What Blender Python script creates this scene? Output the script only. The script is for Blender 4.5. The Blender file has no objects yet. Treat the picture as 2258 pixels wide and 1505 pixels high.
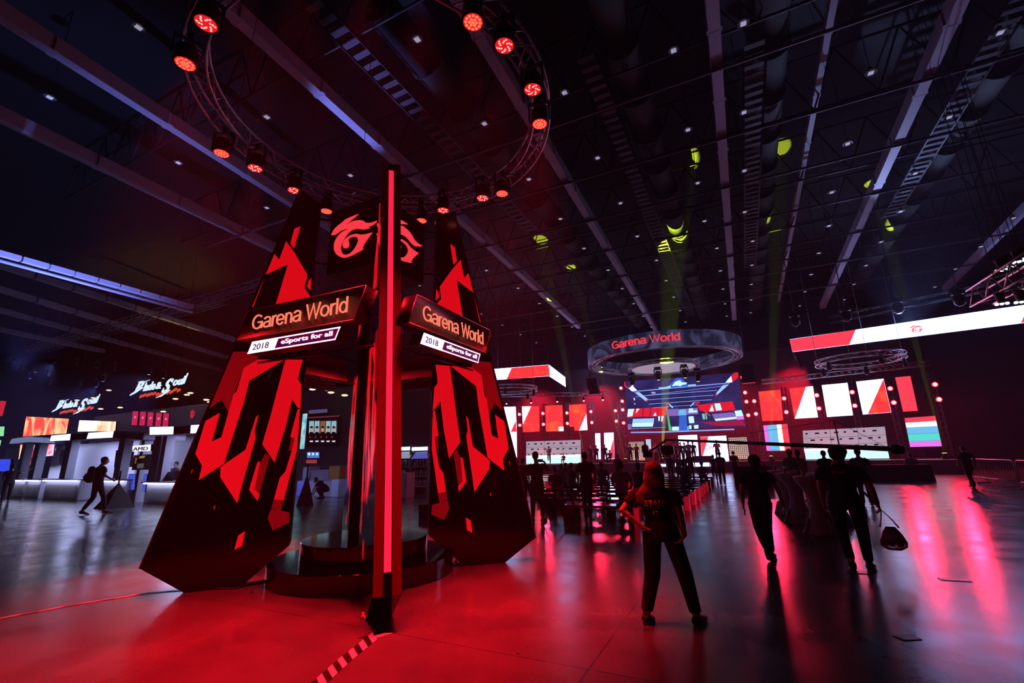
import bpy, bmesh, math, random
import numpy as np
from mathutils import Vector, Matrix
from mathutils.geometry import tessellate_polygon
random.seed(7)
SC = bpy.context.scene
COL = SC.collection
rad = math.radians

# ------------------------------------------------------------------ camera
CAM_H, FOC, PITCH, ROLL, YAW = 1.58, 1003.0, 14.29, 1.3, 26.3
_p, _r, _y = map(rad, (PITCH, ROLL, YAW))
FWD = Vector((-math.sin(_y) * math.cos(_p), math.cos(_y) * math.cos(_p), math.sin(_p)))
_r0 = Vector((math.cos(_y), math.sin(_y), 0))
_u0 = _r0.cross(FWD)
RIGHT = _r0 * math.cos(_r) - _u0 * math.sin(_r)
UP = _u0 * math.cos(_r) + _r0 * math.sin(_r)
cd = bpy.data.cameras.new('camera')
cd.sensor_width = 36.0
cd.lens = FOC / 2258.0 * 36.0
cd.clip_end = 400
cam = bpy.data.objects.new('camera', cd)
COL.objects.link(cam)
cam.matrix_world = Matrix(((RIGHT.x, UP.x, -FWD.x, 0), (RIGHT.y, UP.y, -FWD.y, 0), (RIGHT.z, UP.z, -FWD.z, CAM_H), (0, 0, 0, 1)))
SC.camera = cam
# ------------------------------------------------------------------ world, exposure
w = bpy.data.worlds.new('hall_dark')
SC.world = w
w.use_nodes = True
w.node_tree.nodes['Background'].inputs[0].default_value = (.10, .12, .3, 1)
w.node_tree.nodes['Background'].inputs[1].default_value = .01
vs = SC.view_settings
vs.view_transform = 'Standard'
vs.look = 'None'
vs.exposure = 0.0
vs.gamma = 1.0
SC.cycles.max_bounces = 4
SC.cycles.use_adaptive_sampling = True
SC.cycles.adaptive_threshold = .1
SC.cycles.adaptive_min_samples = 12
SC.cycles.diffuse_bounces = 1
SC.cycles.glossy_bounces = 2
SC.cycles.transmission_bounces = 2
SC.cycles.volume_bounces = 0
SC.cycles.caustics_reflective = False
SC.cycles.caustics_refractive = False
SC.cycles.sample_clamp_indirect = 4.0

def area(name, loc, aim, size, color, power, size_y=None):
    l = bpy.data.lights.new(name, 'AREA')
    l.shape = 'RECTANGLE'
    l.size = size
    l.size_y = size_y or size
    l.color = color
    l.energy = power
    o = bpy.data.objects.new(name, l)
    COL.objects.link(o)
    o.location = loc
    o.rotation_euler = (Vector(aim) - Vector(loc)).to_track_quat('-Z', 'Y').to_euler()
    return o

def point(name, loc, color, power, radius=.3):
    l = bpy.data.lights.new(name, 'POINT')
    l.color = color
    l.energy = power
    l.shadow_soft_size = radius
    o = bpy.data.objects.new(name, l)
    COL.objects.link(o)
    o.location = loc
    return o

def spot(name, loc, aim, color, power, angle=40, blend=.6, parent=None, radius=.08):
    l = bpy.data.lights.new(name, 'SPOT')
    l.color = color
    l.energy = power
    l.spot_size = rad(angle)
    l.spot_blend = blend
    l.shadow_soft_size = radius
    o = bpy.data.objects.new(name, l)
    COL.objects.link(o)
    o.rotation_euler = (Vector(aim) - Vector(loc)).to_track_quat('-Z', 'Y').to_euler()
    o.location = loc
    if parent:
        adopt(o, parent)
    return o

# ------------------------------------------------------------------ pixel rays (used only to read real positions off the photograph)
def ray(px, py):
    return RIGHT * ((px - 1129.0) / FOC) - UP * ((py - 752.5) / FOC) + FWD
CAMP = Vector((0, 0, CAM_H))
def at(px, py, Y):
    d = ray(px, py)
    return CAMP + d * (Y / d.y)
def flo(px, py, z=0.0):
    d = ray(px, py)
    return CAMP + d * ((z - CAM_H) / d.z)
class Plane:
    def __init__(s, x, y, ang):            # vertical plane through (x, y); ang = turn of its run direction from +X
        s.p = Vector((x, y, 0))
        s.u = Vector((math.cos(rad(ang)), math.sin(rad(ang)), 0))
        s.n = Vector((s.u.y, -s.u.x, 0))   # towards the audience
    def __call__(s, px, py, off=0.0):
        d = ray(px, py)
        q = s.p + s.n * off
        return CAMP + d * ((q - CAMP).dot(s.n) / d.dot(s.n))

# ------------------------------------------------------------------ materials
MATS = {}
def mat(name, col=(.5, .5, .5), rough=.5, metal=0.0, emit=None, es=1.0, noise=0.0, nscale=8.0, coat=0.0, spec=None, alpha=None):
    if name in MATS:
        return MATS[name]
    m = bpy.data.materials.new(name)
    m.use_nodes = True
    nt = m.node_tree
    b = nt.nodes['Principled BSDF']
    b.inputs['Base Color'].default_value = (*col, 1)
    b.inputs['Roughness'].default_value = rough
    b.inputs['Metallic'].default_value = metal
    if coat:
        b.inputs['Coat Weight'].default_value = coat
        b.inputs['Coat Roughness'].default_value = .06
    if spec is not None:
        b.inputs['Specular IOR Level'].default_value = spec
    if emit:
        b.inputs['Emission Color'].default_value = (*emit, 1)
        b.inputs['Emission Strength'].default_value = es
    if noise:
        tc = nt.nodes.new('ShaderNodeTexCoord')
        n = nt.nodes.new('ShaderNodeTexNoise')
        n.inputs['Scale'].default_value = nscale
        n.inputs['Detail'].default_value = 4
        r = nt.nodes.new('ShaderNodeMapRange')
        r.inputs[3].default_value = 1 - noise
        r.inputs[4].default_value = 1 + noise
        mx = nt.nodes.new('ShaderNodeVectorMath')
        mx.operation = 'SCALE'
        mx.inputs[0].default_value = col
        nt.links.new(tc.outputs['Object'], n.inputs['Vector'])
        nt.links.new(n.outputs['Fac'], r.inputs[0])
        nt.links.new(r.outputs[0], mx.inputs['Scale'])
        nt.links.new(mx.outputs[0], b.inputs['Base Color'])
    MATS[name] = m
    return m

def screen_mat(name, c1, c2, es, scale=1.5, thr=(.45, .6), dist=1.5):
    """an LED picture of two swirling colours"""
    if name in MATS:
        return MATS[name]
    m = mat(name, (.01, .01, .01), .4, emit=c1, es=es)
    nt = m.node_tree
    b = nt.nodes['Principled BSDF']
    tc = nt.nodes.new('ShaderNodeTexCoord')
    n = nt.nodes.new('ShaderNodeTexNoise')
    n.inputs['Scale'].default_value = scale
    n.inputs['Detail'].default_value = 3
    n.inputs['Distortion'].default_value = dist
    r = nt.nodes.new('ShaderNodeValToRGB')
    r.color_ramp.elements[0].position = thr[0]
    r.color_ramp.elements[1].position = thr[1]
    r.color_ramp.elements[0].color = (*c1, 1)
    r.color_ramp.elements[1].color = (*c2, 1)
    nt.links.new(tc.outputs['Object'], n.inputs['Vector'])
    nt.links.new(n.outputs['Fac'], r.inputs[0])
    nt.links.new(r.outputs[0], b.inputs['Emission Color'])
    return m

BLACK = mat('black_paint', (.012, .012, .014), .45)
GLOSS = mat('gloss_black_acrylic', (.0025, .0025, .003), .12, coat=.4)
DARKM = mat('dark_metal', (.04, .04, .045), .4, .6)
ALU = mat('truss_aluminium', (.62, .62, .66), .32, .9)
REDPAINT = mat('red_gloss_paint', (.07, .002, .003), .35)
RED_E = mat('backlit_red_print', (.3, 0, .004), .25, emit=(.93, .004, .012), es=.72)
RED_D = mat('dark_red_print', (.18, .002, .004), .25, emit=(.35, .002, .006), es=.5)
LOGO_E = mat('backlit_logo_red', (.3, .01, .02), .4, emit=(1, .045, .065), es=.95)
LED_R = mat('red_led_strip', (.2, 0, 0), .4, emit=(1, .012, .05), es=1.3)
LED_W = mat('white_led', (.5, .5, .6), .4, emit=(.72, .72, 1), es=1.6)
WHITE_S = mat('white_led_screen', (.01, .01, .01), .4, emit=(.42, .52, 1), es=4.5)
WHITE_B = mat('bright_banner_screen', (.01, .01, .01), .4, emit=(.30, .42, 1), es=9)
RED_S = screen_mat('red_led_screen', (1, .035, .045), (1, .11, .04), 1.15, .9, (.5, .72))
RED_P = mat('plain_red_led', (.01, .01, .01), .4, emit=(1, .05, .09), es=1.1)
ORANGE_T = mat('salmon_letters', (.2, .05, .03), .4, emit=(1, .2, .12), es=1.05)
SIGN_BG = mat('sign_face', (.02, .018, .016), .35, noise=.3, nscale=2)
WHITE_T = mat('white_letters', (.5, .5, .5), .4, emit=(.9, .85, 1), es=1.3)
CONC = None

# ------------------------------------------------------------------ mesh helpers
def tag(o, label=None, cat=None, group=None, kind=None):
    if label: o['label'] = label
    if cat: o['category'] = cat
    if group: o['group'] = group
    if kind: o['kind'] = kind
    return o
def adopt(o, parent):
    o.parent = parent
    if parent.type == 'EMPTY':               # geometry is in world metres: undo the base's own place
        o.matrix_parent_inverse = (Matrix.Translation(parent.location) @ Matrix.Rotation(parent.rotation_euler.z, 4, 'Z')).inverted()
def obj(name, bm, mats, parent=None, smooth=False, loc=None):
    me = bpy.data.meshes.new(name)
    bmesh.ops.recalc_face_normals(bm, faces=bm.faces) if smooth != 'keep' else None
    bm.to_mesh(me)
    bm.free()
    for m in (mats if isinstance(mats, (list, tuple)) else [mats]):
        me.materials.append(m)
    if smooth:
        for p in me.polygons: p.use_smooth = True
    o = bpy.data.objects.new(name, me)
    COL.objects.link(o)
    if parent: adopt(o, parent)
    if loc is not None: o.location = loc
    return o
def empty(name, label, cat, loc=(0, 0, 0), rz=0.0, group=None):
    o = bpy.data.objects.new(name, None)
    COL.objects.link(o)
    o.location = loc
    o.rotation_euler = (0, 0, rz)
    o.empty_display_size = .1
    return tag(o, label, cat, group)
def copy_tree(o, parent=None):
    c = o.copy()
    COL.objects.link(c)
    c.parent = parent
    for ch in list(o.children): copy_tree(ch, c)
    return c
def box(bm, c, s, rz=0.0, mi=0, M=None, bev=0.0):
    T = Matrix.Translation(Vector(c)) @ Matrix.Rotation(rz, 4, 'Z') @ Matrix.Diagonal((s[0], s[1], s[2], 1))
    if M is not None: T = M @ T
    r = bmesh.ops.create_cube(bm, size=1, matrix=T)
    fs = set()
    for v in r['verts']: fs.update(v.link_faces)
    for f in fs: f.material_index = mi
    if bev:
        es = set()
        for v in r['verts']: es.update(v.link_edges)
        bmesh.ops.bevel(bm, geom=list(es), offset=bev, segments=2, affect='EDGES')
    return r
def tube(bm, pts, n=8, up=None, mi=0, cap=True, closed=False):
    """pts: list of (point, rx, ry) rings; rx across, ry along 'up'"""
    P = [Vector(p[0]) for p in pts]
    rings = []
    N = len(P)
    ref = Vector(up) if up is not None else None
    prev = None
    for i in range(N):
        a = P[(i - 1) % N] if (closed or i > 0) else P[i]
        b = P[(i + 1) % N] if (closed or i < N - 1) else P[i]
        t = (b - a)
        if t.length < 1e-9: t = Vector((0, 0, 1))
        t.normalize()
        if ref is not None:
            e = ref - t * ref.dot(t)
        elif prev is not None:
            e = prev - t * prev.dot(t)
        else:
            e = Vector((0, 0, 1)) if abs(t.z) < .9 else Vector((0, 1, 0))
            e = e - t * e.dot(t)
        if e.length < 1e-6: e = t.orthogonal()
        e.normalize()
        prev = e
        s = t.cross(e)
        rx, ry = pts[i][1], (pts[i][2] if len(pts[i]) > 2 else pts[i][1])
        rings.append([bm.verts.new(P[i] + s * (rx * math.cos(2 * math.pi * k / n)) + e * (ry * math.sin(2 * math.pi * k / n))) for k in range(n)])
    M = N if closed else N - 1
    for i in range(M):
        A, B = rings[i], rings[(i + 1) % N]
        for k in range(n):
            f = bm.faces.new((A[k], A[(k + 1) % n], B[(k + 1) % n], B[k]))
            f.material_index = mi
            f.smooth = True
    if cap and not closed:
        f = bm.faces.new(rings[0][::-1]); f.material_index = mi
        f = bm.faces.new(rings[-1]); f.material_index = mi
def rod(bm, a, b, r, n=6, mi=0):
    tube(bm, [(a, r), (b, r)], n, mi=mi)
def ellip(bm, c, s, seg=16, rings=10, mi=0, M=None):
    T = Matrix.Translation(Vector(c)) @ Matrix.Diagonal((s[0], s[1], s[2], 1))
    if M is not None: T = M @ T
    r = bmesh.ops.create_uvsphere(bm, u_segments=seg, v_segments=rings, radius=1, matrix=T)
    for v in r['verts']:
        for f in v.link_faces:
            f.material_index = mi
            f.smooth = True
def lathe(bm, prof, c=(0, 0, 0), n=32, mi=0, cap=True):
    c = Vector(c)
    R_ = [[bm.verts.new(c + Vector((r * math.cos(2 * math.pi * k / n), r * math.sin(2 * math.pi * k / n), z))) for k in range(n)] for r, z in prof]
    for i in range(len(R_) - 1):
        for k in range(n):
            f = bm.faces.new((R_[i][k], R_[i][(k + 1) % n], R_[i + 1][(k + 1) % n], R_[i + 1][k]))
            f.material_index = mi
    if cap:
        bm.faces.new(R_[0][::-1]).material_index = mi
        bm.faces.new(R_[-1]).material_index = mi
def flat(bm, pts, mi=0, back=None, mb=None):
    """polygon (maybe concave) of 3D points; back = offset vector gives it thickness"""
    pts = [Vector(p) for p in pts]
    vs_ = [bm.verts.new(p) for p in pts]
    for t in tessellate_polygon([pts]):
        try:
            f = bm.faces.new([vs_[i] for i in t]); f.material_index = mi
        except ValueError: pass
    if back is not None:
        bk = Vector(back)
        vb = [bm.verts.new(p + bk) for p in pts]
        n = len(pts)
        for i in range(n):
            f = bm.faces.new((vs_[i], vs_[(i + 1) % n], vb[(i + 1) % n], vb[i])); f.material_index = mi if mb is None else mb
        for t in tessellate_polygon([pts]):
            try:
                f = bm.faces.new([vb[i] for i in t][::-1]); f.material_index = mi if mb is None else mb
            except ValueError: pass
def text_bm(s, shear=0.0, bold=0.0):
    c = bpy.data.curves.new('t', 'FONT')
    c.body = s
    c.size = 1
    c.shear = shear
    c.offset = bold
    o = bpy.data.objects.new('t', c)
    me = o.to_mesh()
    bm = bmesh.new()
    bm.from_mesh(me)
    o.to_mesh_clear()
    bpy.data.objects.remove(o)
    bpy.data.curves.remove(c)
    xs = [v.co.x for v in bm.verts]; ys = [v.co.y for v in bm.verts]
    x0, x1, y0, y1 = min(xs), max(xs), min(ys), max(ys)
    for v in bm.verts:
        v.co.x = (v.co.x - x0) / (x1 - x0); v.co.y = (v.co.y - y0) / (y1 - y0); v.co.z = 0
    return bm
def arc(cx, cy, rx, ry, a0, a1, n=14):
    return [(cx + rx * math.cos(rad(a0 + (a1 - a0) * k / n)), cy + ry * math.sin(rad(a0 + (a1 - a0) * k / n))) for k in range(n + 1)]
# light grotesque letters as strokes: name -> (advance, [polylines]); cap height 1, x-height .74
GL = {
 'G': (.80, [arc(.38, .5, .34, .455, 42, 322, 26), [(.648, .22), (.70, .33), (.70, .46), (.40, .46)], [(.70, .40), (.70, .03)]]),
 'a': (.58, [arc(.28, .54, .21, .175, 165, 0, 10) + [(.49, .12), (.505, .05), (.56, .045)], [(.49, .44), (.40, .40), (.2, .37)] + arc(.22, .21, .17, .165, 100, 270, 10) + arc(.27, .25, .22, .205, 270, 345, 8)]),
 'r': (.35, [[(.1, 0), (.1, .72)], arc(.31, .44, .21, .25, 180, 95, 8) + [(.34, .69)]]),
 'e': (.58, [arc(.285, .365, .235, .325, 5, 180, 14) + arc(.285, .365, .235, .325, 180, 325, 12), [(.06, .36), (.52, .36)]]),
 'n': (.56, [[(.1, 0), (.1, .72)], arc(.28, .46, .18, .23, 180, 0, 12) + [(.46, 0)]]),
 'W': (.94, [[(.04, 1), (.26, .02), (.47, .94), (.68, .02), (.90, 1)]]),
 'o': (.58, [arc(.285, .365, .235, .325, 0, 360, 26)]),
 'l': (.23, [[(.11, 0), (.11, 1)]]),
 'd': (.57, [[(.47, 0), (.47, 1)], arc(.265, .365, .21, .325, 0, 360, 24)]),
 ' ': (.28, [])}
def stroke_text_bm(s, wt=.095):
    """flat letters in a unit box (x 0..1, y 0..1)"""
    bm = bmesh.new(); x = 0.0; k = 0
    for ch in s:
        adv, lines = GL[ch]
        for L in lines:
            P = [Vector((x + a, b)) for a, b in L]; n = len(P); cl = (P[0] - P[-1]).length < 1e-4
            if cl: P = P[:-1]; n -= 1
            Lf, Rt = [], []
            for i in range(n):
                a = P[(i - 1) % n] if (cl or i) else P[i]; b = P[(i + 1) % n] if (cl or i < n - 1) else P[i]
                t0 = (P[i] - a).normalized() if (P[i] - a).length else (b - P[i]).normalized(); t1 = (b - P[i]).normalized() if (b - P[i]).length else t0
                m_ = (t0 + t1); m_ = m_.normalized() if m_.length > .1 else t0
                w_ = wt / 2 / max(.55, m_.dot(t0)); nn = Vector((-m_.y, m_.x)) * w_
                Lf.append(bm.verts.new((P[i].x + nn.x, P[i].y + nn.y, k * .0))); Rt.append(bm.verts.new((P[i].x - nn.x, P[i].y - nn.y, 0)))
            for i in range(n if cl else n - 1):
                j = (i + 1) % n
                bm.faces.new((Rt[i], Rt[j], Lf[j], Lf[i]))
        x += adv
    for v in bm.verts: v.co.x /= x - .06
    return bm
def text_obj(name, s, o, u, v, m, parent=None, thick=.01, shear=0.0, bold=0.0):
    """text filling the parallelogram o, o+u, o+v"""
    bm = stroke_text_bm(s) if s == 'Garena World' else text_bm(s, shear, bold)
    o, u, v = Vector(o), Vector(u), Vector(v)
    n = u.cross(v).normalized()
    if thick:
        r = bmesh.ops.extrude_face_region(bm, geom=list(bm.faces))
        for g in r['geom']:
            if isinstance(g, bmesh.types.BMVert): g.co.z = thick
    for q in bm.verts:
        z = q.co.z
        q.co = o + u * q.co.x + v * q.co.y + n * z
    return obj(name, bm, m, parent)
def logo_obj(name, c, u, v, n, scale, m, parent=None, thick=.012, off=Vector((0, 0, 0))):
    bm = bmesh.new()
    flat(bm, [Vector(c) + u * (x * scale) + v * (y * scale) + n * thick - off for x, y in LOGO], back=-n * thick)
    return obj(name, bm, m, parent)
def plate(name, P, px, m, parent=None, thick=.1, off=0.0, mb=1, matb=None):
    """a screen or board of real thickness standing on a vertical plane"""
    bm = bmesh.new()
    flat(bm, [P(x, y, off) for x, y in px], 0, back=-P.n * thick, mb=mb)
    return obj(name, bm, [m, matb or BLACK], parent, smooth='keep')
def truss_bm(bm, a, b, w=.3, n=None, r=.022, rd=.011, up=Vector((0, 0, 1))):
    a, b = Vector(a), Vector(b)
    t = (b - a).normalized()
    e = (up - t * up.dot(t)).normalized() * w / 2
    s = t.cross(e)
    L = (b - a).length
    n = n or max(2, int(L / (w * 1.3)))
    c = [(e + s), (e - s), (-e - s), (-e + s)]
    for q in c: rod(bm, a + q, b + q, r, 6)
    for k in range(n):
        p0, p1 = a + (b - a) * (k / n), a + (b - a) * ((k + 1) / n)
        for j in range(4):
            q0, q1 = c[j], c[(j + 1) % 4]
            if k % 2: q0, q1 = q1, q0
            rod(bm, p0 + q0, p1 + q1, rd, 4)
# ------------------------------------------------------------------ light levels
HAZE = 0.002
RINGW = 3200
STAGEW = 1250
BEAMW = 220000
BOOTHW = 280
BLUEW = 2600
BLUES = 5000
DRAPEW = 2400
BRIGHT= [[[1.318,5.243],[1.23,5.303],[1.292,4.896],[1.355,4.981]],[[1.42,5.012],[1.274,4.819],[1.059,4.471],[1.088,4.252],[0.993,4.12],[0.983,3.994],[1.473,3.899],[1.356,4.618],[1.669,4.393],[1.58,4.791],[1.487,4.68]],[[1.679,4.384],[1.812,3.856],[1.763,3.873],[1.653,4.402]],[[1.0,4.431],[0.993,4.21],[1.055,4.282],[1.036,4.374]],[[1.788,2.937],[1.615,3.065],[1.264,3.082],[1.696,2.747],[1.733,2.426],[1.867,1.673],[1.88,1.587],[2.156,1.375],[2.138,1.562],[2.237,1.722],[2.175,2.164],[2.015,2.282],[2.038,2.065],[2.065,1.885],[1.956,1.944],[1.876,2.538],[1.841,2.585]],[[1.253,3.082],[1.012,3.094],[1.042,2.92],[1.052,2.785],[1.002,2.714],[0.982,2.345],[1.028,2.372],[1.107,2.489],[1.161,2.064],[1.255,1.583],[1.439,1.841],[1.368,2.27]],[[0.989,2.344],[1.021,2.344],[1.086,1.939],[1.025,1.922],[1.048,1.746],[1.105,1.458],[1.17,1.372],[1.217,1.084],[1.09,1.067],[1.035,1.412],[0.982,1.722],[0.975,1.926]],[[1.526,2.257],[1.559,2.223],[1.642,1.766],[1.866,1.587],[1.918,1.535],[1.907,1.408],[1.663,1.058],[1.619,1.366],[1.529,1.93],[1.554,2.031]],[[1.439,1.603],[1.475,1.595],[1.539,1.226],[1.417,1.071],[1.401,1.167],[1.471,1.233]],[[1.527,0.693],[1.545,0.508],[1.631,0.465],[1.607,0.642]],[[2.236,1.523],[2.254,1.447],[2.253,1.513]],[[1.917,1.046],[1.932,0.982],[1.938,1.023]]]
DARK= [[[2.018,3.164],[1.648,3.184],[1.615,3.065],[1.788,2.937],[1.868,2.55],[1.895,2.265],[2.017,2.467],[2.225,2.262]],[[1.217,1.082],[1.09,1.065],[1.118,0.926],[1.242,0.969]],[[1.386,1.718],[1.326,1.661],[1.403,1.188],[1.471,1.233],[1.443,1.576]],[[1.066,1.95],[1.017,1.92],[1.048,1.746],[1.09,1.746]],[[1.241,0.958],[1.004,0.903],[0.992,0.765],[1.194,0.675],[1.27,0.845]]]
LOGO= [[-0.507,0.129],[-0.444,0.219],[-0.365,0.268],[-0.284,0.295],[-0.212,0.337],[-0.124,0.348],[-0.025,0.359],[0.077,0.36],[-0.021,0.316],[-0.136,0.267],[-0.232,0.213],[-0.14,0.242],[-0.042,0.264],[0.033,0.255],[0.108,0.246],[0.183,0.216],[0.222,0.185],[0.26,0.155],[0.345,0.133],[0.428,0.132],[0.507,0.144],[0.43,0.096],[0.361,0.078],[0.289,0.086],[0.345,0.054],[0.28,0.046],[0.195,0.054],[0.12,0.086],[0.045,0.107],[-0.053,0.106],[-0.119,0.075],[-0.171,0.026],[-0.207,-0.012],[-0.249,-0.079],[-0.269,-0.157],[-0.247,-0.233],[-0.198,-0.29],[-0.127,-0.319],[-0.042,-0.309],[0.027,-0.265],[0.082,-0.197],[0.113,-0.124],[0.096,-0.069],[0.038,-0.032],[-0.042,-0.02],[-0.097,-0.028],[-0.116,-0.059],[-0.08,-0.129],[-0.09,-0.177],[-0.132,-0.198],[-0.183,-0.187],[-0.222,-0.142],[-0.226,-0.095],[-0.202,-0.044],[-0.149,-0.01],[-0.07,0.014],[0.016,0.017],[0.078,0.007],[0.153,-0.027],[0.251,-0.046],[0.399,-0.047],[0.36,-0.083],[0.305,-0.139],[0.25,-0.196],[0.219,-0.249],[0.186,-0.291],[0.239,-0.285],[0.176,-0.313],[0.093,-0.33],[0.01,-0.351],[-0.087,-0.36],[-0.173,-0.359],[-0.264,-0.321],[-0.345,-0.262],[-0.397,-0.189],[-0.419,-0.122],[-0.418,-0.039],[-0.386,0.026],[-0.328,0.085],[-0.255,0.125],[-0.094,0.144],[-0.183,0.159],[-0.284,0.158],[-0.371,0.127],[-0.433,0.111]]
# ------------------------------------------------------------------ the hall
def floor_mat():
    m = mat('polished_concrete', (.05, .05, .055), .25)
    nt = m.node_tree; b = nt.nodes['Principled BSDF']; L = nt.links.new
    tc = nt.nodes.new('ShaderNodeTexCoord')
    def noise(sc, det, dist=0.0, stretch=None):
        n = nt.nodes.new('ShaderNodeTexNoise'); n.inputs['Scale'].default_value = sc; n.inputs['Detail'].default_value = det; n.inputs['Distortion'].default_value = dist
        if stretch:
            mp = nt.nodes.new('ShaderNodeMapping'); mp.inputs['Scale'].default_value = stretch; L(tc.outputs['Object'], mp.inputs[0]); L(mp.outputs[0], n.inputs['Vector'])
        else: L(tc.outputs['Object'], n.inputs['Vector'])
        return n
    n1 = noise(.35, 5); n2 = noise(1.7, 7); n3 = noise(11, 4, 0, (1, .35, 1))
    r = nt.nodes.new('ShaderNodeValToRGB')
    r.color_ramp.elements[0].position = .3; r.color_ramp.elements[1].position = .75
    r.color_ramp.elements[0].color = (.06, .06, .064, 1); r.color_ramp.elements[1].color = (.115, .113, .12, 1)
    mx = nt.nodes.new('ShaderNodeMath'); mx.operation = 'ADD'
    sc = nt.nodes.new('ShaderNodeMath'); sc.operation = 'MULTIPLY'; sc.inputs[1].default_value = .5
    L(n1.outputs['Fac'], mx.inputs[0]); L(n2.outputs['Fac'], mx.inputs[1]); L(mx.outputs[0], sc.inputs[0]); L(sc.outputs[0], r.inputs[0])
    # saw-cut joints of the slab
    sp = nt.nodes.new('ShaderNodeSeparateXYZ'); L(tc.outputs['Object'], sp.inputs[0])
    outs = []
    for ax, off in (('X', 1.3), ('Y', 2.2)):
        a = nt.nodes.new('ShaderNodeMath'); a.operation = 'ADD'; a.inputs[1].default_value = off + 600; L(sp.outputs[ax], a.inputs[0])
        q = nt.nodes.new('ShaderNodeMath'); q.operation = 'MODULO'; q.inputs[1].default_value = 6.0; L(a.outputs[0], q.inputs[0])
        g = nt.nodes.new('ShaderNodeMath'); g.operation = 'GREATER_THAN'; g.inputs[1].default_value = .012; L(q.outputs[0], g.inputs[0]); outs.append(g)
    mn = nt.nodes.new('ShaderNodeMath'); mn.operation = 'MULTIPLY'; L(outs[0].outputs[0], mn.inputs[0]); L(outs[1].outputs[0], mn.inputs[1])
    mr = nt.nodes.new('ShaderNodeMapRange'); mr.inputs[3].default_value = .45; mr.inputs[4].default_value = 1; L(mn.outputs[0], mr.inputs[0])
    vm = nt.nodes.new('ShaderNodeVectorMath'); vm.operation = 'SCALE'; L(r.outputs[0], vm.inputs[0]); L(mr.outputs[0], vm.inputs['Scale']); L(vm.outputs[0], b.inputs['Base Color'])
    rr = nt.nodes.new('ShaderNodeMapRange'); rr.inputs[1].default_value = .3; rr.inputs[2].default_value = .7; rr.inputs[3].default_value = .17; rr.inputs[4].default_value = .27
    L(n2.outputs['Fac'], rr.inputs[0]); L(rr.outputs[0], b.inputs['Roughness'])
    bp = nt.nodes.new('ShaderNodeBump'); bp.inputs['Strength'].default_value = .05; bp.inputs['Distance'].default_value = .02
    L(n3.outputs['Fac'], bp.inputs['Height']); L(bp.outputs[0], b.inputs['Normal'])
    return m
def struct(name, bm, m):
    return tag(obj(name, bm, m), kind='structure')
def slab(name, x0, x1, y0, y1, z0, z1, m):
    bm = bmesh.new(); box(bm, ((x0 + x1) / 2, (y0 + y1) / 2, (z0 + z1) / 2), (x1 - x0, y1 - y0, z1 - z0)); return struct(name, bm, m)
X0, X1, Y0, Y1, ZC = -90, 34, -14, 62, 17.0
slab('floor', X0, X1, Y0, Y1, -.3, 0, floor_mat())
WALLM = mat('dark_hall_wall', (.05, .052, .07), .8, noise=.3, nscale=.3)
slab('ceiling', X0, X1, Y0, Y1, ZC, ZC + .3, mat('dark_ceiling_deck', (.012, .012, .014), .8, noise=.3, nscale=1))
slab('wall_back', X0, X1, Y1, Y1 + .3, 0, ZC, WALLM)
slab('wall_front', X0, X1, Y0 - .3, Y0, 0, ZC, WALLM)
slab('wall_left', X0 - .3, X0, Y0, Y1, 0, ZC, WALLM)
slab('wall_right', X1, X1 + .3, Y0, Y1, 0, ZC, WALLM)
# thin haze of the fog machines, everywhere in the hall
if HAZE:
    nt = w.node_tree
    hv = nt.nodes.new('ShaderNodeVolumeScatter')
    hv.inputs['Color'].default_value = (.62, .68, 1, 1); hv.inputs['Density'].default_value = HAZE; hv.inputs['Anisotropy'].default_value = .25
    nt.links.new(hv.outputs[0], nt.nodes['World Output'].inputs['Volume'])

# ---- roof: beams running down the hall, cross tubes, cable trays, ducts, high-bay lamps
ZB = 13.58
BEAMM = mat('pale_roof_beam', (.58, .56, .72), .55)
def beam(x0, x1, y0, y1, z, label, seg=2.9, wd=.34, dp=.5, group='pale roof beams'):
    bm = bmesh.new(); n = max(1, int((y1 - y0) / seg)); L = (y1 - y0) / n
    for k in range(n):
        f0, f1 = k / n, (k + 1) / n
        a = Vector((x0 + (x1 - x0) * f0, y0 + (y1 - y0) * f0, z)); b = Vector((x0 + (x1 - x0) * f1, y0 + (y1 - y0) * f1, z))
        c = (a + b) / 2; ang = -math.atan2(b.x - a.x, b.y - a.y)
        box(bm, c + Vector((0, 0, dp / 2)), (wd, L - .06, dp), ang)
        box(bm, b + Vector((0, 0, dp / 2 - .02)), (wd * 1.25, .16, dp * .9), ang)
    return tag(obj('roof_beam', bm, BEAMM), label, 'roof beam', group)
beam(-10.6, -13.0, -6, 41, ZB, 'pale roof beam passing over the left of the round truss')
beam(-5.0, -6.6, -6, 46, ZB, 'pale roof beam starting at the right edge of the round truss')
beam(.85, .6, -6, 46, ZB, 'pale roof beam running nearly straight up the picture')
beam(6.6, 7.6, -6, 46, ZB, 'brightest pale roof beam on the right half of the ceiling')
beam(12.6, 15.8, -6, 46, ZB, 'rightmost pale roof beam high above the white banner screen', wd=.22)
beam(4.0, 4.4, -6, 46, ZB + 1.2, 'dim narrow roof beam left of the brightest right beam', wd=.2, dp=.3)
beam(-15.8, -18.6, -6, 17, ZB, 'pale roof beam second out from the top left corner')
beam(-21.3, -23.4, -6, 17, ZB, 'pale roof beam third out from the top left corner')
LB = [((-20, 560), (425, 682), 7.6, .26), ((-20, 585), (530, 757), 13.58, .34), ((-20, 638), (530, 800), 13.58, .34), ((-20, 684), (500, 822), 13.58, .3), ((-20, 727), (230, 778), 13.58, .3)]
LL = ['short bright roof rail with glowing blue side at far left', 'roof beam just below the bright blue rail at left', 'second roof beam below the bright blue rail at left', 'yellowish roof beam third below the blue rail at left', 'lowest yellowish roof beam above the lighting truss at left']
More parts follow.
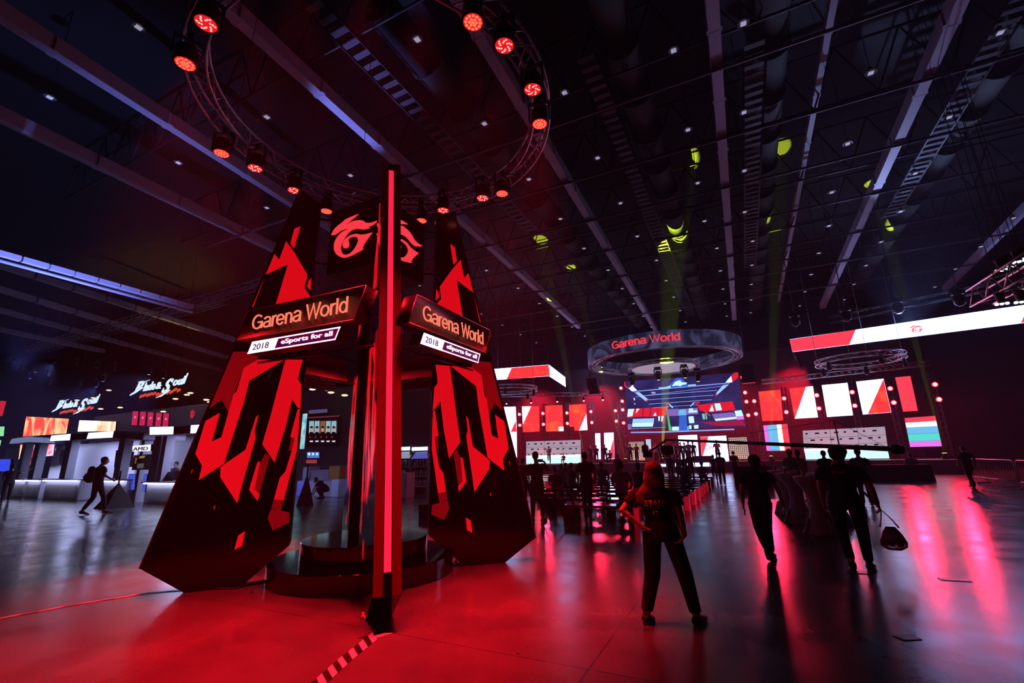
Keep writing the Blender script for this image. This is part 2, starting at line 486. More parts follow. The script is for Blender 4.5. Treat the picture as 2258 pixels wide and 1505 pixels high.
for (a, b, z, wd), lb in zip(LB, LL):
    A, B = flo(*a, z), flo(*b, z)
    bm = bmesh.new(); n = 9
    for k in range(n):
        p, q = A.lerp(B, k / n), A.lerp(B, (k + .93) / n); c = (p + q) / 2
        hh = .16 if z < 10 else .4; box(bm, c + Vector((0, 0, hh / 2)), (wd, (q - p).length, hh), -math.atan2(q.x - p.x, q.y - p.y))
    if z < 10:
        tube(bm, [(A - Vector((0, 0, .12)), .05), (B - Vector((0, 0, .12)), .05)], 8)
    tag(obj('roof_beam', bm, BEAMM), lb, 'roof beam', 'pale roof beams')
TUBM = mat('grey_roof_tube', (.16, .16, .18), .6)
for k, y in enumerate((13.5, 17.2, 21, 25, 29.5, 34, 39)):
    bm = bmesh.new(); rod(bm, (-26, y, ZB - .064), (24, y + .6, ZB - .064), .06, 8)
    tag(obj('cross_tube', bm, TUBM), 'thin grey tube crossing under the roof beams', 'roof tube', 'cross tubes under the roof')
for k in range(9):                                                   # roof trusses, dark webs
    y = 8 + k * 5.2; bm = bmesh.new()
    for x in np.arange(-28, 26, 2.0):
        rod(bm, (x, y, ZB + .6), (x + 1, y, ZC - .4), .035, 4); rod(bm, (x + 1, y, ZC - .4), (x + 2, y, ZB + .6), .035, 4)
    rod(bm, (-28, y, ZB + .6), (26, y, ZB + .6), .05, 6); rod(bm, (-28, y, ZC - .4), (26, y, ZC - .4), .05, 6)
    tag(obj('roof_truss', bm, mat('dark_roof_steel', (.01, .01, .012), .6)), 'dark steel zigzag truss hidden in the black roof', 'roof truss', 'dark trusses of the roof')
for (x, y0, y1, lb) in ((-3.0, 12, 44, 'ladder-like cable tray right of the beam above the right fin'), (1.9, 14, 34, 'ladder-like cable tray beside the straight middle beam'), (8.8, 10, 30, 'ladder-like cable tray right of the brightest beam'), (-9.3, 4, 22, 'ladder-like cable tray seen through the round truss')):
    bm = bmesh.new()
    for s in (-.33, .33): rod(bm, (x + s, y0, ZB + .5), (x + s, y1, ZB + .5), .05, 4)
    for y in np.arange(y0, y1, .45): box(bm, (x, y, ZB + .5), (.62, .2, .03))
    tag(obj('cable_tray', bm, mat('tray_steel', (.08, .075, .09), .6, .4)), lb, 'cable tray', 'cable trays under the roof')
DUCT = mat('grey_duct', (.04, .045, .04), .85)
for x, lb in ((-2.0, 'fat round duct left of the straight middle beam'), (2.5, 'fat round duct right of the straight middle beam'), (-8.2, 'fat round duct behind the round truss'), (9.9, 'fat round duct right of the brightest beam')):
    bm = bmesh.new(); L = []
    for k, y in enumerate(np.arange(8, 45, 2.4)):
        L += [((x, y, 14.9), .55), ((x, y + 2.3, 14.9), .55), ((x, y + 2.32, 14.9), .62), ((x, y + 2.38, 14.9), .62)]
    tube(bm, L, 16)
    tag(obj('air_duct', bm, DUCT), lb, 'air duct', 'round ducts under the roof')
# high-bay lamps (off)
bm = bmesh.new(); lathe(bm, [(.03, .22), (.07, .2), (.08, .1), (.17, 0), (.15, 0), (.07, .07)], n=16, cap=True)
hb = obj('high_bay_lamp', bm, [mat('pale_lamp_shell', (.12, .12, .13), .3, .3)])
bm = bmesh.new(); box(bm, (0, 0, -.005), (.15, .15, .02)); obj('lens', bm, mat('lens_painted_glint', (.7, .7, .8), .2, emit=(.55, .55, .85), es=.5), hb)  # lamp is off: its pale reflection is put into the lens as emission
bm = bmesh.new(); rod(bm, (0, 0, .2), (0, 0, 3.6), .012, 4); obj('hanger', bm, DARKM, hb)
tag(hb, 'small unlit high bay lamp hanging under the dark roof', 'high bay lamp', 'unlit high bay lamps')
first = True
for x in (-19, -13.6, -7.0, -3.9, -.4, 1.5, 5.2, 8.3, 14):
    for y in np.arange(4.5, 44, 3.9):
        q = Vector((x + (.4 if int(y) % 2 else 0), y, 13.4))
        o = hb if first else copy_tree(hb)
        first = False; o.location = q

# ------------------------------------------------------------------ the tower in the middle of the foyer
TC = Vector((-5.262, 5.482, 0))
PROF = [(.969, .465), (1.506, 0), (2.145, 0), (2.648, .323), (1.288, 5.961), (.969, 5.766)]   # (radius, height)
TH = .27
CABLE = mat('black_cable', (.01, .01, .012), .5)
def clip(poly):
    """keep a printed patch inside the fin's outline"""
    out = poly
    cx = sum(p[0] for p in PROF) / 6; cz = sum(p[1] for p in PROF) / 6
    for i in range(6):
        (ax, az), (bx, bz) = PROF[i], PROF[(i + 1) % 6]
        L = math.hypot(bx - ax, bz - az); nx, nz = (bz - az) / L, -(bx - ax) / L
        if (cx - ax) * nx + (cz - az) * nz > 0: nx, nz = -nx, -nz
        d = lambda p: (p[0] - ax) * nx + (p[1] - az) * nz + .012
        res = []
        for k in range(len(out)):
            p, q = out[k], out[(k + 1) % len(out)]; dp, dq = d(p), d(q)
            if dp <= 0: res.append(p)
            if dp * dq < 0:
                t = dp / (dp - dq); res.append((p[0] + (q[0] - p[0]) * t, p[1] + (q[1] - p[1]) * t))
        out = res
        if len(out) < 3: return []
    return out
def fin(ang, label):
    a = rad(ang); d = Vector((math.cos(a), math.sin(a), 0)); n = Vector((-d.y, d.x, 0)); up = Vector((0, 0, 1))
    g = empty('tower_fin', label, 'tower fin', TC + d * 1.8, 0, 'four tapering fins of the tower')
    W = lambda r, z, s: TC + d * r + up * z + n * s
    bm = bmesh.new(); h = TH / 2
    F = [bm.verts.new(W(r, z, h)) for r, z in PROF]; B = [bm.verts.new(W(r, z, -h)) for r, z in PROF]
    bm.faces.new(F); bm.faces.new(B[::-1])
    for i in range(6):
        j = (i + 1) % 6; bm.faces.new((F[i], B[i], B[j], F[j]))
    obj('body', bm, GLOSS, g)
    for s in (1, -1):                                   # the two printed faces
        bm = bmesh.new()
        for k, (L, mi) in enumerate(((DARK, 1), (BRIGHT, 0))):
            for j, poly in enumerate(L):
                q = clip([tuple(p) for p in poly])
                if len(q) < 3: continue
                lift = .003 + .0015 * (1 - mi) + (.0002 * j)
                flat(bm, [W(r, z, s * (h + lift)) for r, z in q], mi)
        obj('printed_face', bm, [RED_E, RED_D], g)
    # outer edge: red channel with a light strip
    r0, z0, r1, z1 = 2.648, .323, 1.288, 5.961
    t = Vector((r1 - r0, z1 - z0)); t.normalize(); no = Vector((t.y, -t.x))
    E = lambda f, s, o: W(r0 + (r1 - r0) * f + no.x * o, z0 + (z1 - z0) * f + no.y * o, s)
    bm = bmesh.new()
    for s0, s1 in ((-h, -.045), (.045, h)):
        flat(bm, [E(.0, s0, .004), E(.0, s1, .004), E(1, s1, .004), E(1, s0, .004)], back=(d * no.x + up * no.y) * .02)
    obj('edge_channel', bm, REDPAINT, g)
    bm = bmesh.new()
    flat(bm, [E(.035, -.036, .012), E(.035, .036, .012), E(.975, .036, .012), E(.975, -.036, .012)])
    obj('light_strip', bm, LED_R, g)
    return g
fin(-40.6, 'front fin of the tower, seen edge on with a red light strip')
fin(-133.9, 'left fin of the tower with red angular print, broad side showing')
fin(41.9, 'right fin of the tower with red angular print')
fin(139.4, 'rear fin of the tower, a thin dark upright behind the front fin')
# plinths
bm = bmesh.new(); lathe(bm, [(1.28, 0), (1.3, .01), (1.3, .235), (1.29, .245)], (-5.25, 5.55, 0), 96)
lo = obj('lower_plinth', bm, GLOSS); tag(lo, 'wide round gloss black plinth lying on the floor under the tower', 'plinth')
bm = bmesh.new(); lathe(bm, [(.89, .246), (.9, .25), (.9, .475), (.89, .485)], (-5.25, 5.55, 0), 96)
up_ = obj('upper_plinth', bm, GLOSS); tag(up_, 'smaller round gloss black plinth stacked on the wide one', 'plinth')
# cube with emblems
aF, aL, aR, aB = (rad(v) for v in (-43.9, -133.9, 46.1, 136.1))
cor = [TC + Vector((math.cos(a), math.sin(a), 0)) * .8 for a in (aL, aF, aR, aB)]
Z0, Z1 = 4.56, 5.72
g = empty('emblem_cube', 'black cube with red flame emblems high between the fins', 'cube sign', (TC.x, TC.y, Z0))
bm = bmesh.new()
lo_ = [bm.verts.new(c + Vector((0, 0, Z0))) for c in cor]; hi = [bm.verts.new(c + Vector((0, 0, Z1))) for c in cor]
bm.faces.new(lo_[::-1]); bm.faces.new(hi)
for i in range(4): bm.faces.new((lo_[i], lo_[(i + 1) % 4], hi[(i + 1) % 4], hi[i]))
bmesh.ops.bevel(bm, geom=list(bm.edges), offset=.012, segments=2, affect='EDGES')
obj('cube_body', bm, mat('cube_black', (.008, .006, .007), .5), g)
for i in range(4):
    a, b = cor[i], cor[(i + 1) % 4]; u = (b - a).normalized(); n = Vector((u.y, -u.x, 0))
    logo_obj('flame_emblem', a + u * .559 + Vector((0, 0, 5.136)), u, Vector((0, 0, 1)), n, 1.0, LOGO_E, g)
BAR = mat('black_bar', (.015, .012, .012), .35)
for z in (4.75, 5.55):
    for a in (-40.6, -133.9, 41.9, 139.4):
        d = Vector((math.cos(rad(a)), math.sin(rad(a)), 0)); bm = bmesh.new()
        rod(bm, TC + d * .79 + Vector((0, 0, z)), TC + d * 1.0 + Vector((0, 0, z)), .02, 8)
        tag(obj('cube_bracket', bm, BAR), 'short black bar joining the emblem cube to a tower fin', 'bracket', 'cube brackets')
# signs between the fins
def sign(A, B, skew, z0, z1, label, tl, front_n, texts=True):
    """parallelogram box between floor points A and B (left to right as read)"""
    u = (B - A).normalized(); W = (B - A).length; n = front_n; up = Vector((0, 0, 1)); H_ = z1 - z0; th = .2
    g = empty('name_sign', label, 'lettered sign', A.lerp(B, .5) + up * z0)
    sl = skew
    P = [A + up * z0, B - u * sl + up * z0, B + up * z1, A + u * sl + up * z1]
    bm = bmesh.new(); flat(bm, P, 0, back=-n * th, mb=1); obj('sign_box', bm, [SIGN_BG, BLACK], g, smooth='keep')
    bm = bmesh.new()
    for i in range(4):
        a, b = P[i] + n * .003, P[(i + 1) % 4] + n * .003; rod(bm, a, b, .006, 6)
    obj('edge_trim', bm, mat('silver_trim', (.5, .5, .5), .3, .8), g)
    if texts:
        text_obj('letters', 'Garena World', P[0] + u * (W * .135) + up * (H_ * .27) + n * .002, u * (W * .745), up * (H_ * .50), ORANGE_T, g, .012)
    # tagline box
    g2 = empty('tagline_sign', tl, 'lettered sign', A.lerp(B, .5) + up * (z0 - .22))
    a0 = A + u * (W * .12) + up * (z0 - .055); w2 = W * .72; h2 = .155; s2 = .065
    Q = [a0 - up * h2, a0 + u * (w2 - s2) - up * h2, a0 + u * w2, a0 + u * s2]
    bm = bmesh.new(); flat(bm, [q - n * .0 for q in Q], 0, back=-n * .18); obj('sign_box', bm, BLACK, g2)
    if texts:
        bm = bmesh.new()
        m_ = .31
        flat(bm, [Q[0] + n * .004, Q[0] + u * (w2 * m_ - s2 * .0) + n * .004, Q[3] + u * (w2 * m_) + n * .004, Q[3] + n * .004], 0, back=-n * .003)
        for i in (0, 1, 2):
            j = (i + 1) % 4; c = (Q[0] + Q[2]) / 2
            pa, pb = Q[i], Q[j]; ia, ib = pa.lerp(c, .0) , pb.lerp(c, .0)
            ins = {0: up * .018, 1: -u * .02, 2: -up * .018}[i]
            flat(bm, [pa + n * .004, pb + n * .004, pb + ins + n * .004, pa + ins + n * .004])
        obj('lit_frame', bm, LED_W, g2)
        text_obj('year_digits', '2018', Q[0] + u * (s2 * .9 + .03) + up * (h2 * .25) + n * .005, u * (w2 * .19), up * (h2 * .5), mat('dark_digits', (.01, .01, .02), .6), g2, .004, .1)
        text_obj('tagline_letters', 'eSports for all', Q[0] + u * (w2 * .385) + up * (h2 * .26) + n * .003, u * (w2 * .54), up * (h2 * .5), WHITE_T, g2, .006, 0, .015)
        bm = bmesh.new(); flat(bm, [Q[0] + u * (w2 * m_) + n * .002, Q[1] + n * .002, Q[2] + n * .002, Q[3] + u * (w2 * m_) + n * .002]); obj('tagline_field', bm, mat('plum_field', (.03, .002, .03), .4, emit=(.12, .0, .05), es=.6), g2)
    return g
sign(Vector((-5.885, 3.615, 0)), Vector((-3.71, 3.71, 0)), .15, 3.165, 3.56, 'black slanted name sign with salmon letters across the left fin', 'white lit tagline sign hanging below the left name sign', Vector((.044, -1, 0)).normalized())
sign(Vector((-3.40, 4.10, 0)), Vector((-3.42, 6.14, 0)), .15, 3.165, 3.56, 'black slanted name sign with salmon letters in front of the right fin', 'white lit tagline sign hanging below the right name sign', Vector((1, .01, 0)).normalized())
sign(Vector((-4.6, 7.45, 0)), Vector((-6.7, 7.5, 0)), .15, 3.165, 3.56, 'name sign seen from behind, between right and rear fins', 'tagline sign seen from behind, between right and rear fins', Vector((-.02, 1, 0)).normalized(), False)
sign(Vector((-7.35, 6.8, 0)), Vector((-7.35, 4.7, 0)), .15, 3.165, 3.56, 'name sign seen from behind, between left and rear fins', 'tagline sign seen from behind, between left and rear fins', Vector((-1, 0, 0)), False)
def bar(a, b, label, r=.018):
    bm = bmesh.new(); rod(bm, a, b, r, 8); tag(obj('support_bar', bm, BAR), label, 'support bar', 'thin black bars of the tower')
dL, dF, dR, dB = (Vector((math.cos(rad(a)), math.sin(rad(a)), 0)) for a in (-133.9, -40.6, 41.9, 139.4))
for z in (3.45, 3.02):
    for p, q, lb in ((dL, dF, 'left and front'), (dF, dR, 'front and right'), (dR, dB, 'right and rear'), (dB, dL, 'rear and left')):
        bar(TC + p * 1.75 + Vector((0, 0, z)), TC + q * 1.75 + Vector((0, 0, z)), f'thin black bar between the {lb} fins, {"upper" if z > 3.2 else "lower"} one')

# ---- ring truss above the tower
RC = Vector((-5.3, 5.5, 0)); RR = 2.95
g = empty('ring_truss', 'large round aluminium lighting truss hanging above the tower', 'ring truss', (RC.x, RC.y, 7.7))
def ringpt(r, z, t): return RC + Vector((r * math.cos(t), r * math.sin(t), z))
for r, z in ((RR - .15, 7.65), (RR + .15, 7.65), (RR - .15, 7.95), (RR + .15, 7.95)):
    bm = bmesh.new(); tube(bm, [(ringpt(r, z, 2 * math.pi * k / 96), .024) for k in range(96)], 8, closed=True, up=(0, 0, 1)); obj('ring_chord', bm, ALU, g)
bm = bmesh.new(); n = 60
c4 = [(RR - .15, 7.65), (RR + .15, 7.65), (RR + .15, 7.95), (RR - .15, 7.95)]
for k in range(n):
    t0, t1 = 2 * math.pi * k / n, 2 * math.pi * (k + 1) / n
    for j in range(4):
        A, B = c4[j], c4[(j + 1) % 4]
        if k % 2: A, B = B, A
        rod(bm, ringpt(*A, t0), ringpt(*B, t1), .011, 5)
obj('bracing', bm, ALU, g)
for k in range(6):
    t = k * math.pi / 3 + .4; bm = bmesh.new(); rod(bm, ringpt(RR, 7.95, t), ringpt(RR * .9, 13.6, t), .008, 4)
    obj('hanging_wire', bm, DARKM, g)
# ---- wash lamps under the ring
def wash_proto(kind):
    g = empty('wash_lamp', 'proto', 'stage lamp')
    bm = bmesh.new(); lathe(bm, [(.10, .26), (.13, .22), (.145, .05), (.15, -.02), (.135, -.03)], n=24); obj('housing', bm, BLACK, g, True)
    bm = bmesh.new()
    for s in (-1, 1): box(bm, (s * .175, 0, .22), (.02, .06, .34))
    box(bm, (0, 0, .39), (.37, .06, .02)); obj('yoke', bm, BLACK, g)
    bm = bmesh.new(); box(bm, (0, 0, .45), (.07, .07, .12), bev=.01); obj('clamp', bm, DARKM, g)
    bm = bmesh.new(); 
    cells = [(0, 0)] + [(.045 * math.cos(k * math.pi / 3), .045 * math.sin(k * math.pi / 3)) for k in range(6)] + [(.095 * math.cos(k * math.pi / 6), .095 * math.sin(k * math.pi / 6)) for k in range(12)]
    if kind == 'star': cells = [(.055 * math.cos(k * math.pi / 3), .055 * math.sin(k * math.pi / 3)) for k in range(6)] + [(.1 * math.cos(k * math.pi / 3 + .52), .1 * math.sin(k * math.pi / 3 + .52)) for k in range(6)] + [(.078 * math.cos(k * math.pi / 3 + .26), .078 * math.sin(k * math.pi / 3 + .26)) for k in range(6)]
    rr = .021 if kind != 'star' else .013
    for x, y in cells:
        lathe(bm, [(rr, -.036), (rr * .6, -.042)], (x, y, 0), 10)
    lathe(bm, [(.128, -.031), (.127, -.033)], n=32, mi=1)
    m = mat('red_lamp_cell', (.1, 0, 0), .4, emit=(1, .16, .08), es=1.4) if kind != 'star' else mat('bright_lamp_cell', (.1, 0, 0), .4, emit=(1, .30, .25), es=2.6)
    obj('lens', bm, [m, mat('red_lens_glow', (.1, 0, 0), .4, emit=(1, .012, .02), es=.8 if kind != 'star' else .8)], g)
    return g
pr = {'disc': wash_proto('disc'), 'star': wash_proto('star')}
used = set()
LAMPS = [((1043, 45), 'disc', 'large red lamp at the top right of the round truss'), ((1112, 97), 'star', 'star-patterned red lamp second down the right side of the truss'), ((1174, 194), 'star', 'flattened star-patterned red lamp on the right side of the truss'), ((1190, 270), 'disc', 'red disc lamp at the rightmost point of the truss'),
    ((1107, 424), 'disc', 'small red disc lamp on the far right rear of the truss'), ((1064, 434), 'star', 'star-patterned red lamp on the right rear of the truss'), ((977, 461), 'star', 'star-patterned red lamp above the right fin'), ((929, 484), 'disc', 'red disc lamp right of the emblem cube'),
    ((720, 463), 'disc', 'red disc lamp left of the emblem cube'), ((649, 417), 'star', 'small star-patterned red lamp above the left fin tip'), ((563, 368), 'star', 'brightest red star-patterned lamp with a visible beam'), ((489, 335), 'disc', 'red disc lamp on the left of the truss'),
    ((409, 137), 'disc', 'big red disc lamp at the upper left of the truss'), ((455, 48), 'star', 'orange-red lamp seen edge on at the top left of the truss')]
OFF = [(-80, 'first'), (-66, 'second'), (-52, 'third'), (-39, 'fourth')]     # the ring goes on above the frame: its lamps light the floor in front
ALL = [(flo(*px, 7.12), kind, lb, px == (563, 368)) for px, kind, lb in LAMPS] + [(RC + Vector((3.0 * math.cos(rad(a)), 3.0 * math.sin(rad(a)), 7.62)), 'disc', f'{n_} red lamp on the near side of the round truss, above the picture') for a, n_ in OFF for _ in (0,) for __ in (0,)]
ALL = [t if len(t) == 4 else (*t, False) for t in ALL]
for (q, kind, lb, strong) in ALL:
    o = pr[kind] if kind not in used else copy_tree(pr[kind])
    used.add(kind)
    o.location = q; o['label'] = lb; o['group'] = 'red lamps on the round truss'
    o.rotation_euler = (0, 0, math.atan2(q.y - RC.y, q.x - RC.x))
    ang = math.atan2(q.y - RC.y, q.x - RC.x)
    dd = Vector((math.cos(ang), math.sin(ang), 0))
    spot('lamp_light', q + Vector((0, 0, -.06)), Vector((q.x, q.y, 0)) - dd * .2, (1, .006, .016), RINGW * (1.6 if strong else 1), 36, 1.0, None, .1)
for q, kind, lb, strong in ALL:
    t = math.atan2(q.y - RC.y, q.x - RC.x)
    bm = bmesh.new(); rod(bm, q + Vector((0, 0, .5)), ringpt(RR, 7.65, t), .018, 6)
    tag(obj('lamp_drop_bar', bm, BLACK), 'short black pipe holding a red lamp under the round truss', 'drop pipe', 'lamp drop pipes')
# ------------------------------------------------------------------ the stage
PM = Plane(0, 47, 0); WL = Plane(-11.5, 46, 8.4); WR = Plane(1.2, 46, -8.4)
DZ = .85
DECK = mat('dark_stage_deck', (.05, .03, .04), .35)
bm = bmesh.new()
dk = [(-34, 37), (-15, 43), (3.2, 43), (11.6, 37.8), (13.6, 52), (-34, 52)]
flat(bm, [(x, y, DZ) for x, y in dk], 0, back=(0, 0, -DZ + .002))
tag(obj('stage_deck', bm, DECK), 'long dark stage platform carrying the screens and the bands', 'stage')
bm = bmesh.new(); box(bm, (-10.5, 51.2, 6.2), (48, .2, 10.6)); 
tag(obj('backdrop_drape', bm, mat('dark_drape', (.16, .08, .10), .9, noise=.2, nscale=3)), 'dark drape wall closing the back of the stage', 'drape')
def wing(name, P, px, m, label, cat='led screen', group=None, thick=.12, off=0.0, extra=()):
    """one LED panel, extra = [(polygon px, material)] pictures inside it"""
    bm = bmesh.new(); ms = [m, BLACK] + [e[1] for e in extra]
    flat(bm, [P(x, y, off) for x, y in px], 0, back=-P.n * thick, mb=1)
    o = obj(name, bm, [m, BLACK], None, smooth='keep')
    for k, e in enumerate(extra):
        b2 = bmesh.new(); flat(b2, [P(x, y, off + .012 + .004 * (k % 6)) for x, y in e[0]]); obj('picture_patch' if len(e) < 3 else e[2], b2, e[1], o)
    return tag(o, label, cat, group)
G1 = 'led panels of the left stage wing'; G2 = 'led panels of the right stage wing'
wing('led_panel', WL, [(1085, 897), (1137, 896), (1139.5, 952), (1090, 953)], WHITE_S, 'white led panel partly behind the right fin', group=G1, extra=[([(1137.5, 926), (1139.3, 951.5), (1126, 952)], RED_S)])
wing('led_panel', WL, [(1151, 895.5), (1189, 895), (1190, 951), (1153, 952.5)], RED_S, 'red led panel with a white upper left corner', group=G1, extra=[([(1151, 895.8), (1171, 895.5), (1153, 935)], WHITE_S)])
wing('led_panel', WL, [(1202, 894), (1240, 892.5), (1243, 950), (1204, 951)], RED_S, 'red led panel with a small white square at its lower right', group=G1, extra=[([(1232, 940.5), (1242.3, 940), (1242.8, 949.8), (1232, 950)], WHITE_S)])
wing('led_panel', WL, [(1254.5, 892), (1292, 890), (1296, 948), (1267, 949), (1266, 940), (1256, 940.5)], RED_S, 'red led panel with a white triangle at its lower right', group=G1, extra=[([(1292.5, 912), (1295.6, 947.5), (1277, 948.4)], WHITE_S)])
wing('led_panel', WL, [(1095, 936), (1139, 935), (1140, 1008), (1131, 1008), (1130.5, 989), (1122, 989), (1121, 968), (1095, 968)], WHITE_S, 'notched white lower screen just right of the right fin', group=G1)
wing('led_panel', WL, [(1312.4, 955), (1323.5, 954.7), (1325, 1012), (1314, 1012)], WHITE_S, 'narrow tall white screen on the left of the main screen', group=G1, off=.3)
wing('led_panel', WL, [(1332, 954), (1352.9, 953), (1355, 1011), (1333.5, 1012)], WHITE_S, 'tall white screen with a red lower triangle left of the main screen', group=G1, off=.3, extra=[([(1353, 966), (1354.9, 1010.5), (1340, 1011.3)], RED_P)])
wing('led_panel', WR, [(1672.3, 863), (1720.8, 858.5), (1727, 926.5), (1681, 928)], RED_S, 'plain red led panel nearest to the main screen on the right', group=G2)
wing('led_panel', WR, [(1740.5, 856), (1792.6, 850.6), (1804, 920), (1752, 923)], RED_S, 'red led panel with a white right half triangle', group=G2, extra=[([(1777, 852.5), (1792.3, 851), (1803.6, 919.6), (1753, 922.5)], WHITE_S)])
wing('led_panel', WR, [(1812, 848.8), (1868.6, 843.5), (1881, 915), (1823.8, 918.8)], WHITE_S, 'all white led panel in the middle of the right wing', group=G2)
wing('led_panel', WR, [(1887.7, 841), (1948.3, 834.5), (1965.5, 908.8), (1902.7, 913.4)], WHITE_S, 'white led panel with a red right side on the right wing', group=G2, extra=[([(1948.1, 834.8), (1965.2, 908.5), (1913.5, 912.3)], RED_S)])
wing('led_panel', WR, [(1973.8, 831.6), (2007.5, 828.4), (2024, 905.2), (1991.3, 907.3)], RED_P, 'narrow red led panel at the right end of the upper row', group=G2)
def lerp2(a, b, t): return (a[0] + (b[0] - a[0]) * t, a[1] + (b[1] - a[1]) * t)
def emis(name, c, s): return mat(name, (.01, .01, .01), .4, emit=c, es=s)
CYAN = emis('teal_led', (.08, .78, .72), 1); LBLUE = emis('light_blue_led', (.15, .55, .95), 1); MAG = emis('magenta_led', (.9, .2, .95), 1); WHT = emis('white_led_bar', (.9, .95, 1), 1.6)
q = [(1994.3, 921.2), (2062, 916.4), (2076.8, 983.3), (2007, 985)]
ex = []
for a, b, m in ((0, .16, RED_P), (.165, .33, WHT), (.335, .56, LBLUE), (.567, .80, CYAN), (.805, 1, MAG)):
    ex.append(([lerp2(q[0], q[3], a), lerp2(q[1], q[2], a), lerp2(q[1], q[2], b), lerp2(q[0], q[3], b)], m, 'colour_bar'))
wing('led_panel', WR, q, BLACK, 'screen of horizontal colour bars at the right end of the stage', group=G2, off=.3, extra=ex)
q = [(1683, 937.7), (1736, 934), (1744, 992.5), (1690.6, 993.5)]; ex = []
for a, b, m in ((0, .16, MAG), (.165, .55, LBLUE), (.555, .75, WHT), (.755, 1, RED_P)):
    ex.append(([lerp2(q[0], q[1], a), lerp2(q[0], q[1], b), lerp2(q[3], q[2], b), lerp2(q[3], q[2], a)], m, 'colour_bar'))
wing('led_panel', WR, q, BLACK, 'screen of upright colour bars right of the main screen', group=G2, off=.3, extra=ex)
# sponsor walls with caster desks
SPON = mat('printed_sponsor_wall', (.6, .6, .7), .6, emit=(.50, .48, .62), es=.62)
DESK = mat('lit_caster_desk', (.1, .1, .1), .4, emit=(.62, .95, 1), es=1.15)
def sponsor(P, q, dq, lw, ld):
    ex = []
    for r in range(3):
        for c in range(8):
            u0 = (c + .25 + .5 * (r % 2)) / 8.6; v0 = (r + .38) / 3.2
            A = lambda u, v: lerp2(lerp2(q[0], q[1], u), lerp2(q[3], q[2], u), v)
            wd = .052 if (c + r) % 2 else .03
            ex.append(([A(u0, v0), A(u0 + wd, v0), A(u0 + wd, v0 + .07), A(u0, v0 + .07)], mat('printed_mark', (.05, .04, .08), .6), 'printed_mark'))
    for v in (.36, .70): ex.append(([lerp2(q[0], q[3], v), lerp2(q[1], q[2], v), lerp2(q[1], q[2], v + .012), lerp2(q[0], q[3], v + .012)], BLACK, 'seam'))
    for u in (.33, .66): ex.append(([lerp2(q[0], q[1], u), lerp2(q[0], q[1], u + .004), lerp2(q[3], q[2], u + .004), lerp2(q[3], q[2], u)], BLACK, 'seam'))
    wing('sponsor_wall', P, q, SPON, lw, 'sponsor wall', 'sponsor walls behind the caster desks', off=.2, extra=ex)
    bm = bmesh.new(); A = [P(x, y, 1.6) for x, y in dq]
    zt = (A[0].z + A[1].z) / 2
    a, b = Vector((A[0].x, A[0].y, DZ)), Vector((A[1].x, A[1].y, DZ)); up = Vector((0, 0, 1))
    g = empty('caster_desk', ld, 'desk', a.lerp(b, .5), 0, 'lit caster desks')
    H_ = zt - DZ
    bm = bmesh.new(); flat(bm, [a, b, b + up * H_, a + up * H_], back=-P.n * .7); obj('desk_body', bm, mat('desk_white', (.5, .5, .55), .5), g)
    e = P.n * .01
    bm = bmesh.new(); flat(bm, [a + e + up * .06, b + e + up * .06, b + e + up * (H_ - .22), a + e + up * (H_ - .22)]); obj('lit_front', bm, DESK, g)
    bm = bmesh.new(); flat(bm, [a + e + up * (H_ - .21), b + e + up * (H_ - .21), b + e + up * (H_ - .02), a + e + up * (H_ - .02)]); obj('top_band', bm, WHT, g)
sponsor(WR, [(1770, 949), (1951, 940), (1958, 990), (1773, 996)], [(1773, 988.8), (1955.5, 983.4)], 'grey sponsor wall with rows of small marks on the right wing', 'cyan lit caster desk on the right wing')
sponsor(WL, [(1160.3, 973), (1280.3, 969.3), (1281, 1010), (1160.3, 1010)], [(1160, 1003), (1280, 1001.5)], 'grey sponsor wall with rows of small marks on the left wing', 'cyan lit caster desk on the left wing')
